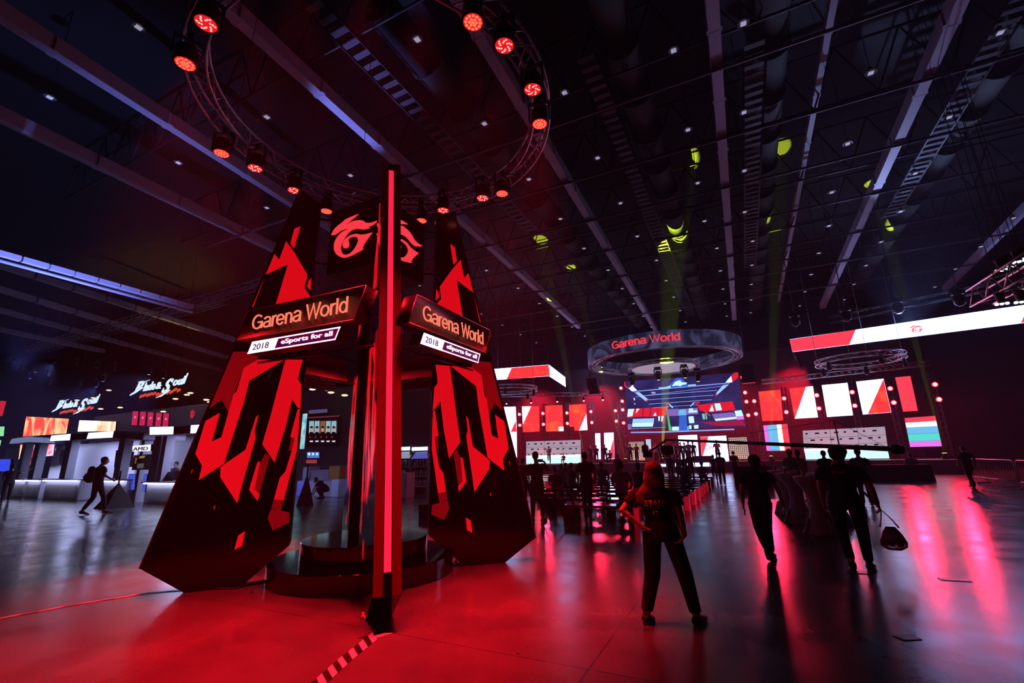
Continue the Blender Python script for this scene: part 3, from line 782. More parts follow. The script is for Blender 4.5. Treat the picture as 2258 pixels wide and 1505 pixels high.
# main screen
S = lambda L: [(1340 + x / 7.056, 780 + y / 7.056) for x, y in L]
NAVY = screen_mat('navy_main_picture', (.012, .014, .10), (.04, .03, .20), .8, .35, (.4, .7))
BL = emis('blue_line_led', (.22, .38, 1), 1.1); CW = emis('cyan_white_led', (.5, .88, 1), 1.3); LB2 = emis('pale_blue_led', (.35, .6, .95), 1.1); DB = emis('mid_blue_led', (.03, .12, .62), 1.1); RD = emis('deep_red_led', (.85, .01, .03), 1); PUR = emis('purple_led', (.28, .16, .6), .9); GRN = emis('green_led', (.1, .6, .15), .9)
line = lambda x0, y0, x1, y1, w: [(x0, y0 - w), (x1, y1 - w), (x1, y1 + w), (x0, y0 + w)]
EX = [(line(390, 585, 1900, 450, 7), BL), (line(430, 665, 1860, 490, 3), BL), (line(560, 650, 1700, 565, 4), BL), (line(600, 715, 1650, 640, 4), BL), (line(640, 780, 1620, 710, 4), BL), (line(700, 835, 1400, 790, 3), BL),
    ([(255, 430), (272, 430), (275, 480), (330, 530), (300, 540), (258, 495)], RD), ([(325, 535), (385, 495), (455, 565), (375, 578)], WHITE_S), ([(420, 600), (490, 592), (630, 705), (600, 740)], LB2), ([(590, 712), (632, 705), (612, 748)], RD),
    ([(1835, 440), (1920, 345), (1938, 440)], WHITE_S), ([(1920, 345), (1965, 290), (2028, 285), (2033, 365), (1938, 440)], RD), ([(1795, 482), (1885, 475), (1700, 640), (1690, 605)], LB2), ([(1690, 600), (1700, 642), (1682, 664), (1668, 622)], RD),
    ([(960, 480), (1040, 400), (1080, 370), (1150, 375), (1190, 420), (1235, 480), (1230, 510), (960, 515)], DB), ([(1040, 440), (1075, 420), (1130, 410), (1150, 440), (1235, 445), (1225, 470), (1165, 480), (1130, 500), (1080, 490), (1000, 500)], CW), ([(790, 520), (890, 515), (980, 490), (985, 530), (800, 550)], LB2), ([(1240, 480), (1370, 470), (1375, 490), (1250, 500)], LB2),
    ([(310, 855), (905, 825), (910, 955), (700, 975), (430, 975), (305, 1000)], RD), ([(318, 857), (410, 852), (385, 965), (303, 978)], CW), ([(450, 852), (495, 850), (440, 925)], CW), ([(745, 905), (760, 960), (705, 962)], CW), ([(545, 845), (560, 845), (552, 975), (538, 975)], NAVY), ([(655, 840), (668, 840), (668, 970), (652, 970)], NAVY), ([(765, 835), (778, 835), (782, 965), (770, 965)], NAVY),
    ([(393, 1010), (725, 1000), (718, 1062), (385, 1072)], LB2), ([(385, 1074), (715, 1064), (700, 1128), (380, 1135)], CW), ([(312, 1090), (375, 1090), (372, 1160), (315, 1165)], PUR), ([(785, 968), (815, 967), (812, 1040), (788, 1042)], CW), ([(835, 967), (872, 965), (850, 1050), (832, 1050)], CW), ([(872, 966), (890, 966), (880, 1075), (850, 1075)], RD),
    ([(905, 770), (940, 765), (945, 850), (915, 860)], RD), ([(942, 770), (955, 770), (1020, 830), (1005, 842)], CW), ([(1340, 750), (1350, 757), (1290, 818), (1280, 812)], CW), ([(1350, 745), (1430, 740), (1435, 765), (1365, 775)], RD),
    ([(915, 860), (1100, 850), (1100, 960), (935, 965)], PUR), ([(940, 880), (1075, 872), (1080, 930), (945, 935)], CW), ([(1215, 850), (1400, 835), (1410, 935), (1220, 945)], PUR), ([(1260, 850), (1325, 845), (1330, 875), (1265, 880)], CW), ([(1255, 885), (1390, 875), (1395, 905), (1260, 915)], CW),
    ([(1105, 860), (1215, 855), (1225, 950), (1100, 958)], LBLUE), ([(1115, 955), (1225, 950), (1240, 1190), (1105, 1195)], DB), ([(1135, 980), (1200, 977), (1205, 1020), (1137, 1023)], CW), ([(1150, 1035), (1195, 1033), (1200, 1075), (1152, 1078)], CW), ([(1255, 972), (1335, 967), (1348, 1072), (1268, 1078)], CW), ([(960, 990), (1090, 985), (1090, 1110), (975, 1110)], NAVY),
    ([(1000, 1132), (1148, 1128), (1150, 1188), (1002, 1190)], CW), ([(1265, 1110), (1300, 1108), (1305, 1165), (1270, 1168)], CW), ([(1342, 1107), (1410, 1103), (1413, 1158), (1345, 1163)], CW), ([(1160, 1128), (1260, 1125), (1262, 1185), (1162, 1188)], LBLUE),
    ([(905, 815), (920, 815), (998, 1190), (952, 1192)], GRN), ([(1400, 790), (1940, 735), (1990, 870), (1600, 905), (1430, 880)], RD), ([(1622, 782), (1655, 888), (1580, 892)], CW), ([(1660, 773), (1745, 765), (1780, 872), (1685, 882)], CW), ([(1772, 762), (1855, 750), (1832, 862), (1795, 868)], CW), ([(1870, 760), (1885, 758), (1915, 870), (1900, 872)], NAVY),
    ([(1970, 887), (2078, 872), (2112, 962), (1998, 972)], CW), ([(1998, 975), (2113, 965), (2125, 1015), (2010, 1025)], MAG), ([(1620, 935), (1955, 905), (1998, 972), (1660, 1008)], PUR), ([(1660, 1010), (2000, 975), (2006, 1010), (1682, 1042)], CW), ([(1465, 930), (1535, 922), (1550, 1012), (1482, 1018)], CYAN), ([(1500, 925), (1520, 923), (1535, 1014), (1515, 1016)], RD),
    ([(1385, 795), (1395, 792), (1600, 960), (1590, 965)], emis('orange_beam_led', (1, .3, .05), .8)), ([(1440, 1060), (2100, 1030), (2140, 1110), (1700, 1120)], emis('dim_red_led', (.4, .01, .06), .9)), (line(320, 1168, 900, 1140, 3), BL)]
wing('main_screen', PM, [(1377, 841), (1628, 821), (1644, 941.6), (1384.6, 945)], NAVY, 'huge main screen showing a blue and red picture of the arena', 'led screen', thick=.25, extra=[(S(p), m) for p, m in EX])
for s_, (x0, y0, x1, y1) in (('TEA', (1436, 868, 1445.5, 863.5)), ('1', (1398, 882, 1399.5, 877)), ('2', (1398.5, 892, 1401, 888))):
    A, B = PM(x0, y0, .05), PM(x1, y1, .05)
    text_obj('screen_letters', s_, A, Vector((B.x - A.x, 0, 0)), Vector((0, 0, B.z - A.z)), WHITE_T, bpy.data.objects['main_screen'], .01)
# light bars under the main screen
for (a, b, lb) in (((1391, 953), (1619, 946), 'blue glowing light bar under the main screen'),):
    A, B = PM(*a, .6), PM(*b, .6); bm = bmesh.new(); tube(bm, [(A, .06), (A.lerp(B, .3) - Vector((0, 0, .05)), .06), (B, .06)], 8)
    tag(obj('light_bar', bm, BL), lb, 'light bar')
wing('perforated_panel', PM, [(1386, 974), (1420, 973), (1422, 1014), (1388, 1014)], mat('grid_panel_left', (.3, .3, .3), .5), 'square mesh panel under the left of the main screen', 'mesh panel', 'mesh panels under the main screen', off=.1)
wing('perforated_panel', PM, [(1606, 964), (1647, 963), (1653, 1012), (1610, 1013)], mat('grid_panel_left'), 'square mesh panel under the right of the main screen', 'mesh panel', 'mesh panels under the main screen', off=.1)
def grid_tex(m):
    nt = m.node_tree; b = nt.nodes['Principled BSDF']; tc = nt.nodes.new('ShaderNodeTexCoord'); sp = nt.nodes.new('ShaderNodeSeparateXYZ'); nt.links.new(tc.outputs['Object'], sp.inputs[0]); o = []
    for ax in 'XZ':
        a = nt.nodes.new('ShaderNodeMath'); a.operation = 'ADD'; a.inputs[1].default_value = 100; nt.links.new(sp.outputs[ax], a.inputs[0])
        q = nt.nodes.new('ShaderNodeMath'); q.operation = 'MODULO'; q.inputs[1].default_value = .16; nt.links.new(a.outputs[0], q.inputs[0])
        g = nt.nodes.new('ShaderNodeMath'); g.operation = 'GREATER_THAN'; g.inputs[1].default_value = .05; nt.links.new(q.outputs[0], g.inputs[0]); o.append(g)
    k = nt.nodes.new('ShaderNodeMath'); k.operation = 'MULTIPLY'; nt.links.new(o[0].outputs[0], k.inputs[0]); nt.links.new(o[1].outputs[0], k.inputs[1])
    b.inputs['Emission Color'].default_value = (.75, .62, .5, 1); nt.links.new(k.outputs[0], b.inputs['Emission Strength'])
grid_tex(MATS['grid_panel_left'])
wing('white_board', PM, [(1424, 968), (1435, 967.5), (1436, 989), (1425, 989.5)], emis('pale_board_led', (.55, .7, .9), .9), 'small pale upright board on the stage under the main screen', 'board', off=.5)
a1 = wing('led_panel', PM, [(1495, 960), (1537, 958), (1542, 1015), (1502, 1018)], WHITE_S, 'white screen behind the four people on stage', off=.2)
a2 = wing('led_panel', PM, [(1544, 962.5), (1601, 960), (1608, 1015), (1549, 1017)], WHITE_S, 'white screen with a red edge and faint emblem behind the lone man', off=.2, extra=[([(1544, 962.7), (1562, 962), (1550, 1005), (1549, 1012)], RED_P)])
a1['group'] = a2['group'] = 'lower screens of the main stage'
A = PM(1568, 987, .21); logo_obj('flame_emblem', A, Vector((1, 0, 0)), Vector((0, 0, 1)), Vector((0, -1, 0)), .5, emis('pale_red_mark', (1, .3, .35), 1), a2, .01)
bm = bmesh.new(); A, B = at(1487, 1024, 43), at(1567, 1022, 43); box(bm, ((A.x + B.x) / 2, 42.96, .64), (B.x - A.x, .06, .3)); tag(obj('edge_light', bm, WHITE_S), 'white light box on the stage edge below the main screen', 'light box', 'stage edge lights')
bm = bmesh.new(); A, B = at(1440, 1024, 43), at(1470, 1024, 43); box(bm, ((A.x + B.x) / 2, 42.96, .62), (B.x - A.x, .06, .2)); tag(obj('edge_light', bm, WHITE_S), 'shorter white light box on the stage edge near the camera crane head', 'light box', 'stage edge lights')
A = at(1551, 1017, 44); bm = bmesh.new(); flat(bm, [(A.x - .9, 44, DZ), (A.x + .95, 44, DZ), (A.x + .8, 44.15, DZ + .5), (A.x - .75, 44.15, DZ + .5)], back=(0, .5, 0)); tag(obj('stage_monitor', bm, BLACK), 'dark wedge loudspeaker on the stage between the white screens', 'loudspeaker')
# overhead banner screens
def banner(P, corners, extra, label, depth_px, end_mat, end_extra=None, m=None):
    g = wing('banner_screen', P, corners, m or WHITE_B, label, 'led screen', 'overhead banner screens', thick=.15, extra=extra)
    return g
BLF = Plane(-15.89, 40, 8.4); BRF = Plane(4.12, 40, -8.4)
banner(BLF, [(1040, 817), (1210.3, 803.7), (1213, 828.5), (1043, 841)], [([(1128, 810.5), (1210, 804), (1212.7, 828.3), (1117, 835.6)], RED_S)], 'overhead banner screen, red right of the fin, on the left of the ring sign', None, None)
BLE = Plane(-15.89, 40, 90 + 8.4); BLE.n = -BLE.n
BLE.n = Vector((BLE.u.y, -BLE.u.x, 0))
bm = bmesh.new(); up = Vector((0, 0, 1))
def end_face(P, near_top, near_bot, far_px, m, name, par, eL=None):
    d = ray(*far_px)
    t = (P.p - CAMP).dot(P.n) / d.dot(P.n); Fp = CAMP + d * t
    a0, a1 = near_bot, near_top; off = P.n * .002
    b = Vector((Fp.x, Fp.y, 0))
    bm = bmesh.new(); flat(bm, [a0, Vector((b.x, b.y, a0.z)), Vector((b.x, b.y, a1.z)), a1], back=-P.n * .1, mb=1)
    return obj(name, bm, [m, BLACK], par, smooth='keep'), b
par = [o for o in bpy.data.objects if o.name.startswith('banner_screen')][0]
nt_, nb_ = BLF(1210.3, 803.7), BLF(1210.3, 828.5)
e1, _ = end_face(BLE, nt_, nb_, (1247, 845), WHITE_B, 'end_screen', par)
mid = nt_.lerp(Vector((_.x, _.y, nt_.z)), .42); u_ = (Vector((_.x, _.y, 0)) - Vector((nt_.x, nt_.y, 0))).normalized()
logo_obj('flame_emblem', (mid + nb_ - nt_ + mid) / 2, u_, up, BLE.n, .7, emis('grey_mark_led', (.25, .25, .4), .8), par, .03)
banner(Plane(-22, 46, 8.4), [(860, 842), (949, 835), (949, 846.5), (860, 853)], [([(860, 842.2), (927, 837), (922, 848.5), (860, 853)], RED_S)], 'thin far banner screen, red with a white end, seen between the two fins', None, None)
bR = banner(BRF, [(1741, 748), (2258, 672), (2330, 661), (2335, 694), (2258, 711.5), (1747.5, 775.5)], [([(1741.2, 748.2), (1887, 726.5), (1873, 759.5), (1747.6, 775.2)], RED_P), ([(2257, 698), (2330, 662), (2335, 694), (2251, 711.8)], RED_P)], 'long blazing white overhead banner screen with a red left end', None, None)
nt_, nb_ = BRF(1741, 748), BRF(1747.5, 775.5)
A = BRF(2023, 724); logo_obj('flame_emblem', A, BRF.u, up, BRF.n, .78, emis('red_mark_led', (1, .22, .25), 1), bR, .03)
BRE = Plane(4.12, 40, 90 - 8.4); BRE.n = -BRE.n
E_, _ = end_face(BRE, nt_, Vector((nt_.x, nt_.y, nt_.z - 1.0)), (1764, 802), mat('dim_screen_end', (.1, .1, .15), .4, emit=(.3, .4, .9), es=.15), 'end_screen', bR)
# ring sign hanging before the main screen
g = empty('ring_sign', 'big round hanging sign with red letters in front of the main screen', 'ring sign', (-5.2, 38, 8.6))
cx, cy, rr, z0, z1 = -5.2, 38.0, 5.95, 8.75, 9.95
bm = bmesh.new(); n = 96
for k in range(n):
    a0, a1 = 2 * math.pi * k / n, 2 * math.pi * (k + 1) / n
    P4 = [Vector((cx + rr * math.cos(a), cy + rr * math.sin(a), z)) for a, z in ((a0, z0), (a1, z0), (a1, z1), (a0, z1))]
    bm.faces.new([bm.verts.new(p) for p in P4])
bmesh.ops.remove_doubles(bm, verts=bm.verts, dist=1e-4)
o = obj('sign_band', bm, screen_mat('cloudy_band_led', (.012, .012, .035), (.10, .12, .26), .8, .5, (.45, .75)), g)
o.modifiers.new('t', 'SOLIDIFY').thickness = .12
bm = stroke_text_bm('Garena World', .12)
r_ = bmesh.ops.extrude_face_region(bm, geom=list(bm.faces))
for v in r_['geom']:
    if isinstance(v, bmesh.types.BMVert): v.co.z = .05
bmesh.ops.subdivide_edges(bm, edges=[e for e in bm.edges if e.calc_length() > .05], cuts=1)
aa, ab = rad(232), rad(284)
def ang_of(px, py):
    best = None
    for k in range(1800, 3600):
        a = rad(k / 10); p = Vector((cx + rr * math.cos(a), cy + rr * math.sin(a), 9.4)); d = p - CAMP
        x = 1129 + FOC * d.dot(RIGHT) / d.dot(FWD)
        if best is None or abs(x - px) < best[0]: best = (abs(x - px), a)
    return best[1]
aa, ab = ang_of(1352, 765), ang_of(1498, 750)
for v in bm.verts:
    a = aa + (ab - aa) * v.co.x; R2 = rr + .08 + v.co.z
    v.co = Vector((cx + R2 * math.cos(a), cy + R2 * math.sin(a), z0 + .38 + v.co.y * .56))
obj('letters', bm, emis('ring_letters_red', (1, .04, .06), 1.1), g)
def ring_bm(bm, cx, cy, r, z, h=.35, w=.35, n=40, cr=.035, br=.02):
    pt = lambda r, z, t: Vector((cx + r * math.cos(t), cy + r * math.sin(t), z))
    c = [(r - w / 2, z), (r + w / 2, z), (r + w / 2, z + h), (r - w / 2, z + h)]
    for q in c: tube(bm, [(pt(q[0], q[1], 2 * math.pi * k / 64), cr) for k in range(64)], 6, closed=True, up=(0, 0, 1))
    for k in range(n):
        t0, t1 = 2 * math.pi * k / n, 2 * math.pi * (k + 1) / n
        for j in range(4):
            A, B = c[j], c[(j + 1) % 4]
            if k % 2: A, B = B, A
            rod(bm, pt(*A, t0), pt(*B, t1), br, 4)
bm = bmesh.new(); ring_bm(bm, cx, cy, rr - .45, z0 + .05); obj('inner_truss', bm, ALU, g)
bm = bmesh.new(); pt = lambda r, z, t: Vector((cx + r * math.cos(t), cy + r * math.sin(t), z))
for k in range(6): rod(bm, pt(rr - .4, z1, k * math.pi / 3 + .3), pt(rr - .4, ZC, k * math.pi / 3 + .3), .02, 4)
obj('hanging_wire', bm, DARKM, g)
c2 = at(1462, 812, 38); g2 = empty('small_ring_truss', 'smaller round truss with a pale disc hanging under the ring sign', 'ring truss', (c2.x, 38, c2.z))
bm = bmesh.new(); ring_bm(bm, c2.x, 38, 2.65, c2.z, .3, .25, 28, .03, .018); obj('truss_ring', bm, ALU, g2)
bm = bmesh.new(); lathe(bm, [(2.45, c2.z + .02), (2.45, c2.z + .1)], (c2.x, 38, 0), 48); obj('pale_disc', bm, screen_mat('pale_disc_glow', (.50, .45, .62), (.62, .38, .5), .55, .8, (.4, .65)), g2)  # light thrown on the disc is painted in as a faint glow
bm = bmesh.new()
for k in range(4): t = k * math.pi / 2; rod(bm, (c2.x + 2.6 * math.cos(t), 38 + 2.6 * math.sin(t), c2.z + .3), (cx + 5.4 * math.cos(t), 38 + 5.4 * math.sin(t), z0 + .1), .015, 4)
obj('hanging_wire', bm, DARKM, g2)
for px, lb in (((1393, 828), 'leftmost'), ((1450, 815), 'second'), ((1508, 810), 'third'), ((1537, 818), 'rightmost')):
    A = at(*px, 37.2 if px[0] in (1450, 1508) else 38.2); g3 = empty('moving_head_lamp', f'{lb} dark moving head lamp hanging from the small round truss', 'stage lamp', A, 0, 'moving heads under the small round truss')
    bm = bmesh.new(); lathe(bm, [(.12, -.8), (.2, -.75), (.24, -.3), (.18, -.1)], A, 14); obj('head', bm, BLACK, g3, True)
    bm = bmesh.new(); box(bm, A + Vector((0, 0, .12)), (.5, .3, .25), bev=.03); box(bm, A + Vector((-.28, 0, -.2)), (.06, .15, .5)); box(bm, A + Vector((.28, 0, -.2)), (.06, .15, .5)); rod(bm, A + Vector((0, 0, .2)), A + Vector((0, 0, .75)), .03); obj('yoke', bm, BLACK, g3)
    bm = bmesh.new(); lathe(bm, [(.12, -.81), (.11, -.83)], A, 14); obj('lens', bm, emis('pale_yellow_lens', (1, .9, .5), .9), g3)
# red lamps on the stage side towers
LENS_R = emis('red_stage_lens', (1, .22, .26), 11); LENS_H = emis('red_lens_halo', (1, .02, .05), 1.6)
first = None
def stage_lamp(P, px, lb, off=.4, grp='red lamps beside the stage screens'):
    global first
    A = P(*px, off)
    if first is None:
        g = empty('stage_wash_lamp', lb, 'stage lamp')
        bm = bmesh.new(); ellip(bm, (0, 0, 0), (.12, .14, .12), 12, 8); obj('lens', bm, LENS_R, g)
        bm = bmesh.new(); r = bmesh.ops.create_cone(bm, cap_ends=True, segments=20, radius1=.19, radius2=.16, depth=.3, matrix=Matrix.Translation((0, .18, 0)) @ Matrix.Rotation(-math.pi / 2, 4, 'X')); obj('housing', bm, LENS_H, g)  # red emission on the housing paints a halo around the lens
        bm = bmesh.new(); box(bm, (0, .45, 0), (.3, .3, .3)); obj('mount', bm, BLACK, g)
        first = g; o = g
    else: o = copy_tree(first)
    o.location = A; o.rotation_euler = (0, 0, math.atan2(P.u.y, P.u.x)); o['label'] = lb; o['group'] = grp
    return A
pairs = [(WL, (1145, 913), (1146, 937), 'between the first and second left wing panels'), (WL, (1197, 911), (1198, 935), 'between the second and third left wing panels'), (WL, (1250, 910), (1251, 933), 'between the third and fourth left wing panels'), (WL, (1303, 907), (1305, 931), 'right of the last left wing panel'), (WL, (1357, 905), (1359, 928), 'left of the main screen, outer tower'),
    (WR, (1663, 884), (1667, 912), 'right of the main screen, outer tower'), (WR, (1729, 878), (1734, 908), 'between the first and second right wing panels'), (WR, (1801, 871), (1806, 900), 'between the second and white right wing panels'), (WR, (1879, 864), (1885, 894), 'between the white and fourth right wing panels'), (WR, (1963, 856), (1971, 887), 'left of the narrow red right wing panel'), (WR, (2062, 847), (2071, 880), 'at the far right end of the stage')]
ROSE = (1, .02, .075)
for P, a, b, lb in pairs:
    A = stage_lamp(P, a, 'upper red lamp ' + lb); B = stage_lamp(P, b, 'lower red lamp ' + lb)
    bm = bmesh.new(); truss_bm(bm, Vector((A.x, A.y, DZ)) - P.n * .95, Vector((A.x, A.y, A.z + 1.1)) - P.n * .95, .3, None, .025, .014, Vector((0, 1, 0))); tag(obj('truss_tower', bm, ALU), 'upright truss tower carrying the red lamps ' + lb, 'truss tower', 'upright truss towers of the stage')
    if a[0] in (1197, 1303, 1663, 1801, 1963, 2062, 1357): spot('stage_lamp_light', B + P.n * .5, B + P.n * 4 - Vector((0, 0, 3.4)), ROSE, STAGEW, 140, .7, None, .3)
for side, pts in (('left', [(1369, 855), (1372, 884), (1373, 903), (1375, 932)]), ('right', [(1637, 831), (1643, 865), (1646, 885), (1650, 915)])):
    for k, p in enumerate(pts): A = stage_lamp(PM, p, f'{("top", "second", "third", "lowest")[k]} red lamp on the {side} edge of the main screen', .5)
    B = PM(*pts[0], -.55); bm = bmesh.new(); truss_bm(bm, Vector((B.x, B.y, DZ)), B + Vector((0, 0, .8)), .35, None, .03, .016, Vector((0, 1, 0))); tag(obj('truss_tower', bm, ALU), f'upright truss tower at the {side} edge of the main screen', 'truss tower', 'upright truss towers of the stage')
    spot('stage_lamp_light', PM(*pts[3], 1.2), PM(*pts[3], 4.5) - Vector((0, 0, 3.4)), ROSE, STAGEW, 140, .7, None, .3)
# yellow-green beams
for (px, Y, aim, az, W_) in (((1379, 1011), 44, (1262, 600), 20, 1), ((1585, 1000), 45, (1525, 455), 24, 1.3), ((2079, 984), 40, (1930, 420), 20, .9), ((1460, 1010), 44.5, (1492, 395), 17, 2.2), ((1290, 1008), 44, (1195, 545), 22, .8), ((1700, 1005), 43, (1715, 355), 18, .8)):
    A = at(*px, Y); A.z = DZ + .45; B = flo(*aim, 16.6)
    g = empty('beam_lamp', {1379: 'small yellow beam lamp standing left of the main screen', 1585: 'small yellow beam lamp by the lone man on stage', 2079: 'bright yellow beam lamp at the far right stage corner', 1460: 'small yellow beam lamp behind the crane head, middle of the stage', 1290: 'small yellow beam lamp right of the left caster desk', 1700: 'small yellow beam lamp under the upright colour bar screen'}[px[0]], 'stage lamp', (A.x, A.y, DZ), 0, 'yellow beam lamps on the stage')
    bm = bmesh.new(); box(bm, (A.x, A.y, DZ + .08), (.4, .35, .16), bev=.02); lathe(bm, [(.1, DZ + .16), (.14, DZ + .38)], (A.x, A.y, 0), 12); obj('body', bm, BLACK, g)
    bm = bmesh.new(); lathe(bm, [(.13, DZ + .381), (.12, DZ + .40)], (A.x, A.y, 0), 12); obj('lens', bm, emis('yellow_beam_lens', (1, .95, .25), 2.5), g)
    spot('beam_light', A, B, (.62, .8, .03), BEAMW * W_, 5 if W_ > 2 else 3, .4, None, .02)
for px in ((1117, 887), (1171, 885), (1228.5, 882.5), (1287, 880.5), (1329, 878.5)):
    A = WL(*px, .6); g = empty('pin_spot', 'tiny pale spot lamp on the bar above the left wing panels', 'stage lamp', A, 0, 'pin spots over the left wing')
    bm = bmesh.new(); lathe(bm, [(.09, -.12), (.12, .2)], A, 10); rod(bm, A + Vector((0, 0, .15)), A + Vector((0, 0, .6)), .03); obj('housing', bm, BLACK, g)
    bm = bmesh.new(); ellip(bm, A + Vector((0, 0, -.12)), (.1, .1, .08), 10, 6); obj('lens', bm, emis('pin_lens', (1, .95, .75), 2), g)
bm = bmesh.new(); truss_bm(bm, WL(1060, 871, .6), WL(1345, 868, .6), .35, None, .03, .016); tag(obj('lighting_truss', bm, ALU), 'horizontal truss above the left wing panels', 'truss', 'lighting trusses')
bm = bmesh.new(); truss_bm(bm, WR(1680, 842, .6), WR(2050, 800, .6), .35, None, .03, .016); tag(obj('lighting_truss', bm, ALU), 'horizontal truss above the right wing panels', 'truss', 'lighting trusses')
# round trusses under the banners
for c, lb in ((at(1125, 862, 38), 'flat round truss below the left banner screen'), (at(1895, 798, 38), 'flat round truss below the right banner screen')):
    bm = bmesh.new(); ring_bm(bm, c.x, 38, 2.4, c.z, .3, .3, 26, .03, .016)
    for k in range(4): t = k * math.pi / 2; rod(bm, (c.x + 2.4 * math.cos(t), 38 + 2.4 * math.sin(t), c.z), (c.x + 2.4 * math.cos(t), 38 + 2.4 * math.sin(t), ZC - .02), .015, 4)
    tag(obj('round_truss', bm, ALU), lb, 'ring truss', 'round trusses under the banners')
    for k in range(5):
        t = k * 1.25; p = Vector((c.x + 2.4 * math.cos(t), 38 + 2.4 * math.sin(t), c.z - .35)); b2 = bmesh.new(); lathe(b2, [(.1, -.25), (.16, -.1), (.14, .15), (.06, .35)], p, 10)
        tag(obj('small_lamp', b2, BLACK), 'small dark lamp hanging from the ' + lb, 'stage lamp', 'dark lamps under the round trusses')
# truss with par lamps above the white banner, corner truss at the right edge
A, B = at(1830, 705, 34), at(2180, 632, 34); bm = bmesh.new(); truss_bm(bm, A, B, .4, None, .03, .018); tag(obj('lighting_truss', bm, DARKM), 'dark lighting truss above the white banner screen', 'truss', 'lighting trusses')
k_ = 0
for px in ((1752, 700), (1864, 688), (1978, 670), (2113, 652)):
    k_ += 1; A = at(px[0], px[1], 34); g = empty('stage_blinder', f'{("leftmost", "second", "third", "rightmost")[k_ - 1]} dark moving head lamp above the white banner screen', 'stage lamp', A, 0, 'moving heads above the banner')
    bm = bmesh.new(); lathe(bm, [(.12, -.6), (.26, -.45), (.3, -.1), (.2, .05)], A, 12); obj('head', bm, BLACK, g, True)
    bm = bmesh.new(); box(bm, A + Vector((0, 0, .2)), (.6, .35, .25), bev=.03); rod(bm, A + Vector((0, 0, .3)), Vector((A.x, A.y, ZC + .01)), .025); obj('base', bm, DARKM, g)
A, B = at(2160, 655, 20), at(2330, 560, 14); bm = bmesh.new(); truss_bm(bm, A, B, .55, 7, .035, .02); tag(obj('lighting_truss', bm, ALU), 'bright box truss cutting into the right edge of the picture', 'truss', 'lighting trusses')
for k, px in enumerate(((2209, 594), (2223, 586), (2247, 575), (2256, 569), (2209, 668), (2252, 664))):
    A = at(px[0], px[1], 17); g = empty('par_lamp', f'{("lower left", "inner left", "upper middle", "uppermost", "greenish hanging", "hanging outer")[k]} white lamp on the right edge truss', 'stage lamp', A, 0, 'white lamps on the right edge truss')
    bm = bmesh.new(); lathe(bm, [(.07, .0), (.12, .3)], A, 12); rod(bm, A + Vector((0, 0, .3)), Vector((A.x, A.y, ZC + .01)), .01); obj('housing', bm, BLACK, g)
    bm = bmesh.new()
    for j in range(3): ellip(bm, A + Vector(((j - 1) * .11, 0, -.02)), (.05, .05, .04), 8, 6)
    obj('lens', bm, emis('white_par_lens', (.85, .95, 1), 2.2 if k < 4 else .9), g)
# line array speakers beside the ring sign
for px, lb in (((1307, 850), 'left'), ((1648, 822), 'right')):
    A = at(*px, 36); g = empty('line_array', f'hanging stack of loudspeakers on the {lb} of the ring sign', 'loudspeaker', A, 0, 'hanging loudspeaker stacks')
    for k in range(4):
        bm = bmesh.new(); box(bm, A + Vector((0, .05 * k * k, .45 - .32 * k)), (.85, .5, .3), bev=.02); obj('cabinet', bm, mat('speaker_grey', (.12, .12, .13), .6), g)
    bm = bmesh.new(); rod(bm, A + Vector((0, 0, .6)), Vector((A.x, A.y, ZC)), .02, 4); obj('hanging_wire', bm, DARKM, g)

for x in (-30, -22, -14.5, -8, -2, 5):                                # unseen lamps added behind the panels to redden the drape
    g = empty('added_drape_lamp', 'small unseen red lamp added behind the stage screens to redden the drape', 'stage lamp', (x, 48.6, 10.2), 0, 'added drape lamps')
    bm = bmesh.new(); lathe(bm, [(.1, 10.0), (.16, 10.1), (.14, 10.4)], (x, 48.6, 0), 12); rod(bm, (x, 48.6, 10.4), (x, 48.6, ZC - .002), .02, 6); obj('housing', bm, BLACK, g)
    spot('drape_red_fill', (x, 48.6, 9.95), (x + .3, 51, 4.5), ROSE, DRAPEW, 120, .9, None, .15)
for o_, (p0, p1) in ((par, (BLF(1050, 817), BLF(1208, 805))), (bR, (BRF(1760, 746), BRF(2250, 674)))):
    bm = bmesh.new()
    for t_ in (0, .5, 1): v_ = p0.lerp(p1, t_); rod(bm, v_ + Vector((0, .08, -.05)), Vector((v_.x, v_.y + .08, ZC - .002)), .02, 4)
    obj('hanging_wire', bm, DARKM, o_)
# ------------------------------------------------------------------ left part of the hall: booths, signs, screens
PB = Plane(-20, 11.6, 0)      # booth fronts
PW = Plane(-20, 24, 0)        # partition wall
PS = Plane(-20, 21, 0)        # hanging signs
PARTM = mat('grey_partition', (.30, .30, .36), .7, noise=.15, nscale=.6)
BOOTHM = mat('white_booth_panel', (.62, .62, .68), .45)
def boards(name, P, px, m, label, cat, group=None, thick=.1, off=0.0, extra=()):
    return wing(name, P, px, m, label, cat, group, thick, off, extra)
